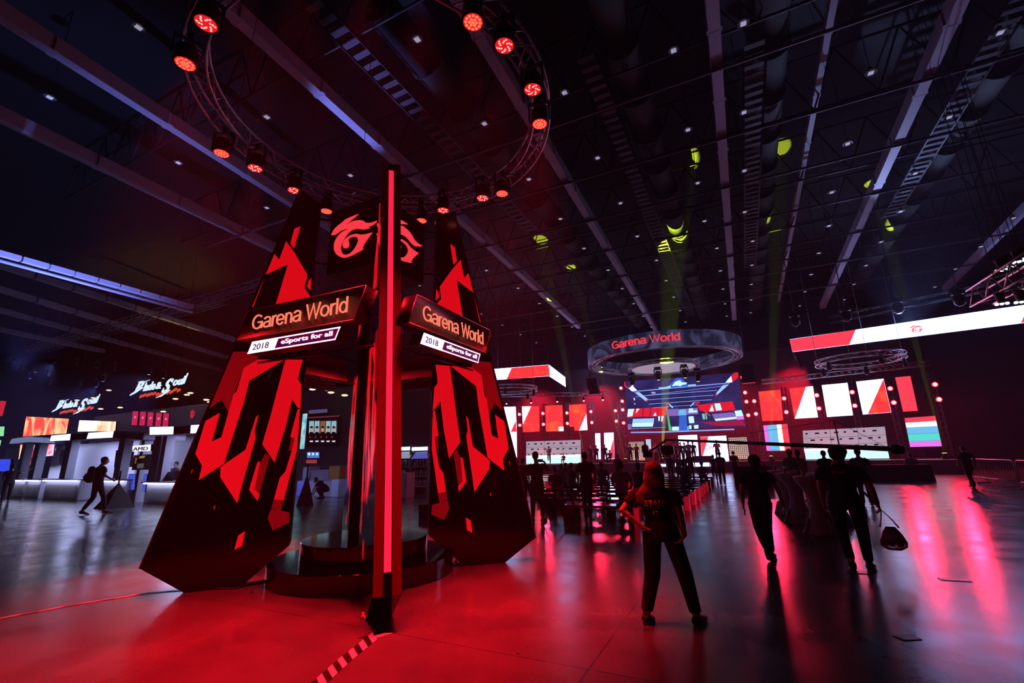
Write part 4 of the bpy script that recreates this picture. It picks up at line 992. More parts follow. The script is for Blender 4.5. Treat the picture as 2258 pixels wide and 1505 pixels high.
# the partition wall behind everything on the left
bm = bmesh.new(); A = PW(1062, 900); box(bm, ((-62 + A.x) / 2, 24.1, 3.4), (A.x + 62, .2, 6.8)); tag(obj('partition_wall', bm, PARTM), 'tall plain grey partition wall behind the booths and the shop shelves', 'partition wall')
FIRE = screen_mat('fire_picture', (1, .05, .04), (1, .55, .28), 1.6, .35, (.42, .62)); FIRE2 = screen_mat('bright_fire_picture', (1, .22, .08), (1, .85, .7), 1.7, .3, (.3, .5))
boards('wall_screen', PW, [(58, 918), (152, 923), (146, 955), (50, 962)], FIRE, 'wide fiery red screen on the far left wall', 'led screen', 'fiery screens on the left wall', off=.2)
boards('wall_screen', PW, [(175, 926), (256, 929), (254, 950), (171, 951)], FIRE2, 'brighter orange-white screen right of the fiery one', 'led screen', 'fiery screens on the left wall', off=.2)
boards('small_screen', PW, [(-8, 940), (10, 940), (8, 961), (-8, 961)], emis('green_screen', (.35, .95, .5), .9), 'greenish screen cut by the left picture edge, upper one', 'led screen', 'green screens at the left edge', off=.2)
boards('small_screen', PW, [(-8, 970), (3, 970), (0, 984), (-8, 984)], emis('green_screen'  , (.35, .95, .5), .9), 'greenish screen cut by the left picture edge, lower one', 'led screen', 'green screens at the left edge', off=.2)
boards('hanging_banner', PS, [(-20, 882), (14, 884), (5, 917), (-20, 915)], emis('red_cloth_lit', (.8, .02, .05), .7), 'large red hanging banner cut by the left picture edge', 'banner')
boards('monitor', Plane(-20, 9.5, 0), [(-20, 1012), (24, 1012), (20, 1039), (-20, 1038)], emis('blue_monitor', (.04, .07, .85), 1), 'blue glowing monitor at the left picture edge', 'monitor')
# five red banners and the emblem above the right booth
for k, x in enumerate((296, 313, 330, 348, 364)):
    q = [(x - 3, 906 + k * 1.2), (x + 9, 906.5 + k * 1.2), (x + 6, 937 + k * .8), (x - 6, 936.5 + k * .8)]
    o = boards('hanging_banner', PS, q, emis('red_banner_cloth', (.75, .02, .12), .75), f'{("leftmost", "second", "middle", "fourth", "rightmost")[k]} of the five narrow red banners above the booths', 'banner', 'five red banners above the booths')
    wt_ = PS(x + 3, 907, -.05); b2 = bmesh.new(); rod(b2, wt_, (wt_.x, wt_.y, ZC - .002), .01, 4); obj('hanging_wire', b2, DARKM, o)
    c = PS(x + 1.5, 919 + k, .03); bm = bmesh.new(); flat(bm, [c + Vector((a, 0, b)) for a, b in ((-.13, -.05), (0, .1), (.13, .02), (.05, -.12))]); obj('pale_mark', bm, emis('pale_pink_mark', (1, .4, .55), .9), o)
c = PS(424, 912); bm = bmesh.new(); flat(bm, [c + Vector((x * .62, 0, y * .9)) for x, y in LOGO], back=(0, .05, 0)); tag(obj('flame_emblem_sign', bm, emis('dim_red_emblem', (.8, .02, .06), .7)), 'red flame emblem hanging left of the left fin', 'emblem sign')
# brush-lettered hanging signs
def brush(px, label):
    (x0, y0), (x1, y1) = px
    A, B = PS(x0, y0), PS(x1, y1); mx = (x0 + x1) / 2; W = B.x - A.x; H_ = PS(mx, y1).z - PS(mx, y0).z; A.z = PS(mx, y0).z
    g = empty('brush_sign', label, 'lettered sign', ((A.x + B.x) / 2, A.y, A.z), 0, 'brush lettered signs')
    ic = emis('ice_white_letters', (.62, .82, 1), 1.15)
    U = lambda x, y: Vector((A.x + W * x, A.y, A.z + H_ * y))
    for s_, x, y, w_, h_, sh in (('B', .08, .36, .17, .6, .45), ('lade', .25, .42, .22, .42, .35), ('&', .48, .42, .1, .34, .2), ('S', .6, .18, .18, .66, .55), ('oul', .78, .46, .2, .4, .35)):
        text_obj('letters', s_, U(x, y), Vector((W * w_, 0, 0)), Vector((0, 0, H_ * h_)), ic, g, .05, sh, .03)
    bm = bmesh.new()
    flat(bm, [U(0, .3), U(.1, .4), U(.24, .62), U(.2, .66), U(.08, .48), U(.0, .36)], back=(0, .05, 0)); flat(bm, [U(.1, .98), U(.2, .84), U(.34, .97), U(.2, .9)], back=(0, .05, 0))
    flat(bm, [U(.5, .0), U(.6, .04), U(.74, .3), U(.7, .3), U(.6, .12)], back=(0, .05, 0)); flat(bm, [U(.93, .5), U(.96, .5), U(1, .98), U(.985, .98)], back=(0, .05, 0))
    obj('brush_strokes', bm, ic, g)
    bm = bmesh.new(); random.seed(3)
    for k in range(12):
        x = .18 + .06 * k; y = .2 + .12 * random.random(); flat(bm, [U(x, y) + Vector((0, .06, 0)), U(x + .05, y + .06) + Vector((0, .06, 0)), U(x + .07, y - .05) + Vector((0, .06, 0)), U(x + .01, y - .14) + Vector((0, .06, 0))], back=(0, .03, 0))
    obj('red_splashes', bm, emis('orange_red_splash', (.85, .07, .03), .8), g)
    bm = bmesh.new()
    for x in (.15, .85): rod(bm, U(x, .9), Vector((U(x, 1).x, A.y, ZC - .002)), .015, 4)
    obj('hanging_wire', bm, DARKM, g)
brush(((113, 912), (219, 876)), 'smaller icy white brush-lettered sign at the far left')
brush(((285, 876), (413, 832)), 'larger icy white brush-lettered sign left of the tower')
# ---- booths
STRIP = emis('violet_white_strip', (.62, .66, 1), 9); SIGNL = emis('lit_fascia_sign', (.62, .68, 1), 2.2)
DARKP = mat('dark_fascia', (.03, .03, .04), .5)
def booth(label, fas, pillars, counters, back_px, name='product_booth'):
    g = empty(name, label, 'booth', PB(back_px[0] / 2 + back_px[1] / 2, 1085), 0, 'product booths on the left')
    for k, (px, m, dp) in enumerate(fas):
        bm = bmesh.new(); flat(bm, [PB(x, y, .15) for x, y in px], 0, back=(0, dp, 0), mb=1); obj('fascia', bm, [m, PARTM], g, smooth='keep')
    for (x0, x1, yt) in pillars:
        a, b, t = PB(x0, 1100), PB(x1, 1100), PB((x0 + x1) / 2, yt)
        bm = bmesh.new(); box(bm, ((a.x + b.x) / 2, PB.p.y + .2, t.z / 2), (b.x - a.x, .35, t.z)); obj('pillar', bm, PARTM, g)
    for (x0, x1, yt) in counters:
        a, b = PB(x0, 1100), PB(x1, 1100); zt = PB((x0 + x1) / 2, yt).z; w_ = b.x - a.x; cx_ = (a.x + b.x) / 2
        bm = bmesh.new(); box(bm, (cx_, PB.p.y + .1, zt / 2), (w_, .7, zt - .02), bev=.01); c = obj('counter', bm, BOOTHM, g)
        bm = bmesh.new(); box(bm, (cx_, PB.p.y, zt + .02), (w_ + .06, .95, .04)); obj('counter_top', bm, DARKP, g)
        bm = bmesh.new(); box(bm, (cx_, PB.p.y - .39, zt - .03), (w_ - .06, .05, .05)); obj('light_strip', bm, STRIP, g)
        for s in (-1, 1):
            if w_ > 1.6:
                bm = bmesh.new(); box(bm, (cx_ + s * w_ * .235, PB.p.y - .258, zt * .44), (w_ * .4, .02, zt * .62), bev=.004); obj('counter_door', bm, mat('frosted_door', (.5, .5, .56), .4), g)
    # white wall inside, and an added ceiling light without a fixture
    a, b = PB(back_px[0], 1000), PB(back_px[1], 1000); k_ = (PB.p.y + 2.6) / PB.p.y
    bm = bmesh.new(); box(bm, ((a.x + b.x) / 2 * k_, PB.p.y + 2.6, 1.5), ((b.x - a.x) * k_ * .9, .1, 3.0)); obj('inner_wall', bm, BOOTHM, g)
    l = area('booth_light', ((a.x + b.x) / 2 * 1.06, PB.p.y + 1.2, 3.0), ((a.x + b.x) / 2 * 1.06, PB.p.y + 1.3, 0), (b.x - a.x) * .7, (.5, .55, 1), BOOTHW, .5)
    return g
booth('booth with dark pillars and two lit fascia signs, nearest the left fin', [([(330, 941), (383, 940), (382, 957), (330, 958)], SIGNL, .1), ([(383, 940), (421, 937), (420, 955), (382, 957)], DARKP, .5), ([(421, 937), (452, 935), (450, 953), (419, 955)], SIGNL, .1), ([(452, 935), (560, 928), (560, 946), (450, 953)], DARKP, .5)],
      [(318, 333, 962), (336, 345, 962)], [(333, 520, 1063)], (335, 560))
booth('wide middle booth with a long white door counter and lit signs', [([(113, 960), (156, 956), (154, 970), (110, 972)], SIGNL, .1), ([(156, 956), (195, 954), (190, 968), (154, 970)], DARKP, .5), ([(195, 954), (251, 950), (248, 964), (191, 967)], SIGNL, .1), ([(251, 949), (318, 953), (315, 969), (250, 964)], PARTM, 1.8)],
      [(118, 131, 972), (238, 251, 966), (289, 296, 970)], [(107, 184, 1057), (236, 288, 1058)], (110, 318))
booth('low booth with a bluish curved fascia at the far left', [([(26, 967), (62, 962), (62, 974), (20, 978)], emis('bluish_fascia', (.2, .26, .5), .7), .4), ([(62, 962), (116, 966), (122, 977), (62, 974)], MATS['bluish_fascia'], .4)],
      [(48, 60, 976), (20, 28, 980)], [(20, 62, 1057), (66, 96, 1057)], (10, 100))
boards('demo_screen', Plane(-20, 13.4, 0), [(72, 980), (120, 979), (117, 1004), (70, 1008)], screen_mat('pink_fire_picture', (.9, .03, .05), (1, .5, .7), 1.3, 1.2, (.4, .6)), 'pink and red demo screen inside the far left booth', 'led screen', 'demo screens in the left booths')
boards('demo_screen', Plane(-20, 13.4, 0), [(45, 980), (62, 980), (58, 1011), (41, 1012)], FIRE, 'narrow red demo screen beside the pink one', 'led screen', 'demo screens in the left booths')
boards('demo_screen', Plane(-20, 13.0, 0), [(66, 1014), (88, 1013), (87, 1021), (66, 1024)], emis('small_red_screen', (1, .05, .03), 1), 'small red screen low in the far left booth', 'led screen', 'demo screens in the left booths')
boards('tv_screen', Plane(-20, 12.6, 0), [(135, 990), (161, 988), (156, 1021), (129, 1023)], BLACK, 'switched off upright screen in the middle booth, left one', 'television', 'dark televisions in the booths')
boards('tv_screen', Plane(-20, 12.2, 0), [(256, 992), (291, 992), (288, 1029), (251, 1030)], BLACK, 'switched off upright screen on the draped stand', 'television', 'dark televisions in the booths')
boards('lit_signboard', PB, [(292, 983), (333, 979), (332, 994), (292, 995)], emis('white_signboard', (.8, .86, .9), 1.2), 'white lit signboard with dark letters beside the dark pillar', 'lettered sign', off=.2)
A = PB(294, 993.5, .22); B = PB(327, 984, .22); text_obj('letters', 'AMD', A, Vector((B.x - A.x, 0, 0)), Vector((0, 0, B.z - A.z)), mat('dark_sign_letters', (.02, .02, .02), .6), bpy.data.objects['lit_signboard'], .02)
o = boards('poster_stand', PB, [(296, 1003), (330, 1001), (326, 1035), (290, 1036)], mat('dark_poster', (.02, .02, .022), .5), 'dark poster stand with small yellow writing between the booths', 'poster', off=.3)
for k, (q, c) in enumerate(((([(309, 1005), (320, 1004), (318, 1009), (306, 1010)]), (.5, .45, .1)), (([(303, 1022), (317, 1021), (316, 1031), (302, 1032)]), (.15, .15, .17)), (([(298, 1008), (303, 1008), (300, 1022), (296, 1022)]), (.3, .1, .04)))):
    bm = bmesh.new(); flat(bm, [PB(x, y, .31) for x, y in q]); obj('poster_print', bm, emis(f'poster_ink_{k}', c, .5), o)
boards('blue_poster', PB, [(284, 1044), (299, 1044), (296, 1079), (276, 1080)], emis('blue_print', (.06, .09, .6), .9), 'glowing blue poster under the dark poster stand, left one', 'poster', 'blue posters between the booths', off=.05)
boards('blue_poster', PB, [(318, 1044), (325, 1044), (319, 1084), (312, 1084)], MATS['blue_print'], 'narrow glowing blue poster by the dark pillar', 'poster', 'blue posters between the booths', off=.05)
# draped pyramid stand
def pyramid(px, yt, wpx, Y, label):
    c = flo(px[0], px[1] + 8); k_ = wpx / FOC * (c - CAMP).dot(FWD) / 2; t = at(px[0], yt, c.y)
    bm = bmesh.new(); r = bmesh.ops.create_cone(bm, cap_ends=True, segments=4, radius1=k_ * 1.35, radius2=.04, depth=t.z, matrix=Matrix.Translation((c.x, c.y, t.z / 2)) @ Matrix.Rotation(.8, 4, 'Z')); 
    rod(bm, (c.x, c.y, t.z * .9), (c.x, c.y, t.z + .5), .03)
    tag(obj('draped_stand', bm, mat('black_cloth', (.008, .008, .01), .9)), label, 'draped stand', 'black draped stands')
pyramid((252, 1111), 1066, 56, 0, 'black cloth draped tripod in front of the middle booth')
pyramid((672, 1106), 1052, 26, 0, 'black cloth draped tripod seen just right of the left fin')
for x, y, lb in ((372, 1045, 'left'), (392, 1043, 'middle'), (418, 1046, 'right')):
    c = at(x, y + 14, 11.9); bm = bmesh.new(); box(bm, c + Vector((0, 0, .18)), (.62, .05, .38), bev=.01); box(bm, c + Vector((0, .02, -.03)), (.08, .06, .14)); tag(obj('desktop_monitor', bm, BLACK), f'{lb} dark monitor standing on the right booth counter', 'monitor', 'monitors on the right booth counter')
# ---- area behind the tower: screens, shop shelves, boxes
boards('teal_screen', PW, [(661, 913), (678, 911), (671, 989), (655, 990)], screen_mat('teal_picture', (.05, .42, .6), (.6, .9, .9), .9, .8, (.4, .7)), 'tall teal game screen right beside the left fin', 'led screen', off=.3)
o = boards('team_poster', PW, [(680, 925), (746, 923), (742, 985), (676, 985)], mat('black_poster_board', (.01, .01, .015), .5), 'lit poster showing five people in dark shirts side by side', 'poster', off=.3)
for k in range(5):
    x = 682.0 + k * 12.3
    bg = emis('poster_sky', (.35, .62, .75), .75) if k != 2 else emis('poster_orange', (.35, .13, .05), .7)
    def pp(q, m, n, lift):
        bm = bmesh.new(); flat(bm, [PW(a, b, .30 + lift) for a, b in q]); obj(n, bm, m, o)
    pp([(x, 928), (x + 10.5, 927.5), (x + 9.8, 956), (x - 1, 956)], bg, 'portrait_ground', .02)
    pp([(x - .5, 955), (x + 2, 951.5), (x + 7.5, 951.5), (x + 9.8, 955), (x + 9, 976), (x - 1.2, 976)], mat('poster_shirt', (.015, .015, .02), .6), 'portrait_shirt', .035)
    pp([(x + 2, 943), (x + 7, 943), (x + 7.2, 949), (x + 5, 952.5), (x + 2.8, 950)], emis('poster_skin', (.75, .42, .38), .7), 'portrait_face', .05)
    pp([(x + 1.5, 944.5), (x + 2, 940), (x + 5, 938.5), (x + 8, 940), (x + 8, 945), (x + 5, 942.8)], mat('poster_hair', (.01, .01, .012), .7), 'portrait_hair', .065)
    pp([(x + .5, 961), (x + 2, 961), (x + 2, 965), (x + .3, 965)], emis('poster_red_mark', (.8, .03, .05), .7), 'shirt_mark', .05)
    pp([(x + 1, 971), (x + 8, 970.5), (x + 8, 974), (x + 1, 974)], emis('poster_white_mark', (.8, .85, .95), .8), 'name_strip', .05)
def rect(x0, y0, x1, y1, sl=0): return [(x0, y0), (x1, y0 - sl), (x1, y1 - sl), (x0, y1)]
boards('dim_sign', PW, rect(681, 904, 722, 912, 3), emis('dim_violet_sign', (.13, .10, .24), .6), 'dim violet strip sign above the team poster', 'sign', off=.25)
boards('dim_sign', PW, rect(679, 919, 749, 922, 4), emis('dim_red_sign', (.22, .03, .07), .6), 'thin reddish strip sign just above the team poster', 'sign', off=.25)
boards('shop_screen', PW, rect(677, 996, 704, 1009, 0), emis('blue_shop_screen', (.10, .2, .7), .9), 'small blue picture below the team poster', 'led screen', off=.3, extra=[(rect(679, 998, 684, 1003), CW), (rect(688, 998, 692, 1003), CW), (rect(697, 998, 701, 1003), CW)])
boards('shop_screen', PW, rect(675, 1013, 699, 1021, 0), emis('dim_red_shop', (.4, .05, .06), .7), 'small red price sign under the blue picture', 'led screen', off=.3)
BX = [(653, 1060, 682, 1095, (.12, .14, .5), 'blue lit box low beside the draped tripod'), (666, 1029, 679, 1056, (.35, .42, .75), 'pale blue upright box behind the crouching person'), (683, 1060, 728, 1095, (.2, .18, .28), 'wide grey box behind the crouching person'), (729, 1057, 745, 1097, (.3, .33, .6), 'pale printed box right of the crouching person'), (745, 1057, 760, 1097, (.15, .14, .2), 'grey box at the right end of the row'), (683, 1036, 725, 1057, (.14, .05, .06), 'reddish brown box on the back row'), (724, 1027, 748, 1040, (.3, .15, .03), 'orange rounded bundle on the back row')]
for x0, y0, x1, y1, c, lb in BX:
    Y = 15.9 if y1 > 1080 else 17.5; a, b = at(x0, y0, Y), at(x1, y1, Y); zb = max(0, b.z) if y1 < 1080 else 0
    if y1 < 1080: zb = 0
    bm = bmesh.new(); box(bm, ((a.x + b.x) / 2, Y + .4, (a.z + zb) / 2), (b.x - a.x - .02, .7, a.z - zb), bev=.02); tag(obj('display_box', bm, mat(f'box_col_{x0}', tuple(min(1, v * 1.6) for v in c), .5, noise=.4, nscale=2)), lb, 'box', 'boxes behind the tower')
# shop shelves
for k, (x0, x1, lb) in enumerate(((873, 906, 'left'), (907, 945, 'right'))):
    a, b = at(x0, 985, 18), at(x1, 985, 18); zt = at(x0, 983, 18).z; w_ = b.x - a.x; cx_ = (a.x + b.x) / 2
    g = empty('shop_shelf', f'{lb} shop shelf with a lit header right of the front fin', 'shelf', (cx_, 18.2, 0), 0, 'shop shelves')
    bm = bmesh.new()
    for s in (-1, 1): box(bm, (cx_ + s * (w_ / 2 - .03), 18.25, zt / 2), (.05, .5, zt))
    box(bm, (cx_, 18.48, zt / 2), (w_, .04, zt)); obj('frame', bm, DARKP, g)
    for z in (.35, .8, 1.25, 1.7): bm = bmesh.new(); box(bm, (cx_, 18.25, z), (w_ - .08, .48, .03)); obj('shelf_board', bm, PARTM, g)
    bm = bmesh.new(); box(bm, (cx_, 18.0, zt - .14), (w_ - .1, .05, .16)); obj('header_light', bm, emis('shelf_header_light', (.75, .88, 1), 2), g)
    bm = bmesh.new(); flat(bm, [(cx_ - w_ / 2 + .05, 17.95, zt - .6), (cx_ + w_ / 2 - .05, 17.95, zt - .6), (cx_ + w_ / 2 + .1, 18.1, zt - .28), (cx_ - w_ / 2 + .2, 18.1, zt - .28)], back=(0, .03, 0)); obj('header_picture', bm, emis(f'header_print_{k}', ((.35, .4, .55), (.10, .12, .55))[k], .7), g)
    random.seed(5 + k)
    for z in (.35, .8, 1.25):
        for j in range(5):
            x = cx_ - w_ / 2 + .2 + j * (w_ - .4) / 4; h_ = .18 + .14 * random.random(); c = random.choice(((.4, .05, .06), (.3, .3, .35), (.1, .1, .12), (.25, .12, .12)))
            bm = bmesh.new(); box(bm, (x, 18.2, z + .02 + h_ / 2), (.2 + .1 * random.random(), .25, h_), bev=.015)
            tag(obj('packaged_goods', bm, mat(f'goods_{c[0]}_{c[1]}', c, .5)), 'small packaged goods standing on the shop shelves right of the front fin', 'package', 'packaged goods on the shop shelves')
c = flo(925, 1113); bm = bmesh.new(); c = flo(942, 1142); box(bm, (c.x, c.y + .2, .18), (.55, .5, .36), bev=.02); tag(obj('flight_case', bm, BLACK), 'black box on the floor half hidden behind the right fin', 'box')
a = at(875, 1042, 16); b = at(896, 1042, 16); bm = bmesh.new(); box(bm, ((a.x + b.x) / 2, 16.3, a.z / 2), (b.x - a.x, .6, a.z), bev=.02); tag(obj('display_counter', bm, mat('mauve_counter', (.35, .28, .4), .5)), 'mauve grey counter box right of the front fin', 'counter')
# lighting trusses and lamps over the booths
T1 = [((60, 770), (560, 850), 18), ((-10, 800), (470, 880), 23)]
for k, (a, b, Y) in enumerate(T1):
    A, B = at(*a, Y), at(*b, Y); B.z = A.z; bm = bmesh.new(); truss_bm(bm, A, B, .5, None, .035, .018); tag(obj('lighting_truss', bm, mat('blue_grey_truss', (.4, .42, .6), .4, .7)), ('bluish box truss crossing above the booths', 'dim truss behind the bluish truss above the booths')[k], 'truss', 'lighting trusses')
random.seed(11)
for k, (x, y) in enumerate(((80, 812), (68, 826), (229, 831), (214, 843), (110, 838), (176, 842), (108, 822), (48, 810), (330, 815), (362, 823), (392, 826), (122, 792), (168, 795), (215, 802), (30, 795), (252, 806))):
    A = at(x, y, 18); z = A.z; g = empty('moving_head_lamp', 'small dark moving head lamp hanging above the left booths', 'stage lamp', A, 0, 'moving heads above the booths')
    bm = bmesh.new(); lathe(bm, [(.1, -.35), (.16, -.3), (.17, 0), (.1, .1)], A, 10); box(bm, A + Vector((0, 0, .18)), (.36, .25, .16)); rod(bm, A + Vector((0, 0, .2)), Vector((A.x, A.y, ZC + .01)), .012, 4); obj('head', bm, BLACK, g)
    if k < 4 or 8 <= k < 11:
        bm = bmesh.new(); lathe(bm, [(.09, -.36), (.08, -.37)], A, 10); obj('lens', bm, emis('violet_lens', (.3, .15, 1), 1.6) if k < 4 else emis('pale_cyan_lens', (.4, .7, .8), 1), g)
for k, (x, y) in enumerate(((170, 882), (206, 877), (265, 898), (412, 870), (455, 881), (463, 886), (387, 879), (689, 858), (730, 865), (760, 871), (722, 859), (222, 901), (420, 866), (360, 907), (240, 860))):
    A = at(x, y, 22); bm = bmesh.new(); ellip(bm, A, (.22, .22, .07), 12, 6)
    pl = obj('pendant_light', bm, emis('warm_pendant', (1, .85, .6), 1.1)); bm = bmesh.new(); rod(bm, A, Vector((A.x, A.y, ZC + .01)), .006, 4); obj('hanging_wire', bm, BLACK, pl)
    tag(pl, 'small warm point of light hanging far behind the booths', 'pendant light', 'small warm lights far behind')
for px_ in ((330, 815), (214, 843), (122, 792)):
    A = at(*px_, 18); spot('booth_blue_fill', A - Vector((0, 0, .4)), A + Vector((1, -6, -9)), (.26, .32, 1), BLUEW, 110, .9)  # added blue fill for the left hall, set at moving head positions
# blue spots that colour the roof beams
spot('beam_blue_light', (-24, 16, 4), flo(800, 245, 13.6), (.2, .25, 1), BLUES * 3, 13, .8)
rl = flo(130, 605, 7.5); spot('beam_blue_light', rl + Vector((2, -1, -3.5)), rl, (.2, .28, 1), BLUES * .5, 75, .9)
spot('beam_yellow_light', (-44, 26, 5), (-42, 19, 13.6), (1, .75, .15), BLUES * .3, 60, .9)
spot('beam_blue_light', (10, 36, 8.5), (7.0, 18, 13.6), (.35, .45, 1), BLUES, 40, .8)
# ------------------------------------------------------------------ people
SKIN = mat('skin', (.42, .24, .17), .5); SKIN2 = mat('skin_light', (.5, .32, .24), .5)
HAIR = mat('black_hair', (.012, .01, .01), .5); HAIRB = mat('bleached_hair', (.42, .22, .14), .5, noise=.4, nscale=30)
TEE = mat('black_tshirt', (.012, .012, .013), .85); JOG = mat('black_trousers', (.010, .010, .012), .8); SHOE = mat('black_shoe', (.012, .012, .012), .6); SOLE = mat('white_sole', (.6, .55, .55), .5)
STAFF_R = mat('red_print_on_shirt', (.9, .32, .32), .6); GREYT = mat('grey_shirt', (.22, .22, .26), .85); WHT_T = mat('white_shirt', (.55, .53, .58), .85); NAVYT = mat('dark_navy_shirt', (.02, .022, .04), .85)
# joints of a 1.70 m figure: x right, y forward, z up
BASE = dict(hipR=(.09, 0, .90), hipL=(-.09, 0, .90), kneeR=(.10, .02, .49), kneeL=(-.10, .02, .49), ankR=(.10, -.02, .09), ankL=(-.10, -.02, .09), toeR=(.12, .17, .03), toeL=(-.12, .17, .03),
    pelvis=(0, 0, .93), waist=(0, .01, 1.06), chest=(0, .01, 1.26), neck=(0, -.01, 1.42), head=(0, .02, 1.575), shR=(.175, 0, 1.37), shL=(-.175, 0, 1.37), elR=(.23, -.03, 1.10), elL=(-.23, -.03, 1.10), wrR=(.24, .04, .86), wrL=(-.24, .04, .86))
def limb(bm, pts, rs, n=12, mi=0, fl=1.0):
    """smooth tapering limb through joints"""
    P = [Vector(p) for p in pts]; out = []
    for i in range(len(P) - 1):
        for k in range(5):
            t = k / 5; p = P[i].lerp(P[i + 1], t); r = rs[i] + (rs[i + 1] - rs[i]) * t
            if len(P) > 2 and i < len(P) - 2 and t > .6: p = p.lerp((P[i].lerp(P[i + 1], .8) + P[i + 1].lerp(P[i + 2], .2)) / 2, (t - .6) * .5)
            out.append((p, r, r * fl))
    out.append((P[-1], rs[-1], rs[-1] * fl))
    tube(bm, out, n, mi=mi)
def hand(bm, wr, el, side, curl=.5, s=1.0, mi=0, fwd=None):
    """palm, four unequal bent fingers and a thumb that leaves the side of the palm"""
    wr = Vector(wr); d = (wr - Vector(el)).normalized() if fwd is None else Vector(fwd).normalized()
    inw = Vector((-side, 0, 0)); f = Vector((0, 1, 0))           # palm faces the thigh, thumb forward
    w_ = (f - d * f.dot(d)).normalized(); nrm = d.cross(w_) * side; 
    if nrm.dot(inw) < 0: nrm = -nrm
    tube(bm, [(wr, .026 * s, .020 * s), (wr + d * .03 * s, .036 * s, .017 * s), (wr + d * .085 * s, .041 * s, .014 * s), (wr + d * .095 * s, .036 * s, .012 * s)], 10, up=nrm, mi=mi)
    for k, L in enumerate((.068, .078, .072, .056)):
        b = wr + d * .085 * s + w_ * (.028 - .0187 * k) * s; p = b; dirn = d.copy(); pts = [(p, .0088 * s)]
        for j in range(3):
            dirn = (dirn + nrm * (.25 + curl * .55)).normalized(); p = p + dirn * L * s * (.42, .33, .25)[j]; pts.append((p, (.0085, .0078, .006)[j] * s))
        tube(bm, pts, 7, mi=mi)
    b = wr + d * .03 * s + w_ * .030 * s; p = b; pts = [(b, .012 * s)]
    for j in range(2):
        p = p + (d * .7 + w_ * (.75 - .45 * j) + nrm * .35).normalized() * .033 * s; pts.append((p, (.0105, .008)[j] * s))
    tube(bm, pts, 7, mi=mi)
def head_bm(bm, J, mi=0, look=0.0, s=1.0, face=True):
    h = Vector(J['head']); R_ = Matrix.Translation(h) @ Matrix.Rotation(look, 4, 'Z')
    ellip(bm, (0, -.005, .025), (.074, .094, .095), 20, 14, mi, R_); ellip(bm, (0, .018, -.035), (.058, .070, .078), 16, 10, mi, R_)
    if face:
        ellip(bm, (0, .098, -.018), (.012, .020, .020), 8, 6, mi, R_); ellip(bm, (0, .088, -.055), (.022, .010, .008), 8, 6, mi, R_)
        for sx in (-1, 1): ellip(bm, (sx * .030, .080, .008), (.014, .012, .008), 8, 6, mi, R_); ellip(bm, (sx * .077, -.002, -.008), (.009, .020, .030), 8, 6, mi, R_)
    n = Vector(J['neck']); tube(bm, [(n + Vector((0, 0, -.06)), .066, .06), (n + Vector((0, .005, .02)), .054, .055), (h + Vector((0, -.01, -.06)), .05, .054)], 14, up=(0, 1, 0), mi=mi)
def torso_rings(J, g=0.0, wf=1.0):
    pe, wa, ch, ne = (Vector(J[k]) for k in ('pelvis', 'waist', 'chest', 'neck'))
    sh = (Vector(J['shR']) + Vector(J['shL'])) / 2
    return [(pe + Vector((0, 0, -.05)), .160 * wf + g, .105 + g), (pe + Vector((0, 0, .04)), .162 * wf + g, .108 + g), (wa, .140 * wf + g, .096 + g), (ch + Vector((0, 0, -.05)), .160 * wf + g, .108 + g), (ch + Vector((0, 0, .05)), .176 * wf + g, .110 + g), (sh + Vector((0, 0, .005)), .170 * wf + g, .085 + g), (ne + Vector((0, 0, .0)), .075 + g * .6, .065 + g * .5)]
def remesh(o, vox, sm=2):
    m = o.modifiers.new('join', 'REMESH'); m.mode = 'VOXEL'; m.voxel_size = vox; m.use_smooth_shade = True
    if sm: s_ = o.modifiers.new('soft', 'SMOOTH'); s_.iterations = sm; s_.factor = .5
def shoe(bm, J, s_, k=1.0):
    a, t = Vector(J['ank' + s_]), Vector(J['toe' + s_]); d = (t - a); dn = d.normalized(); heel = a - Vector((d.x, d.y, 0)).normalized() * .045 + Vector((0, 0, -.045)) if d.z > -.12 else a - dn * .03
    tube(bm, [(heel + Vector((0, 0, .0)), .03, .03), (heel.lerp(t, .25) + Vector((0, 0, .015)), .040, .042), (heel.lerp(t, .6) + Vector((0, 0, .008)), .045, .034), (t, .042, .024), (t + dn * .035, .022, .014)], 12, up=(0, 0, 1))
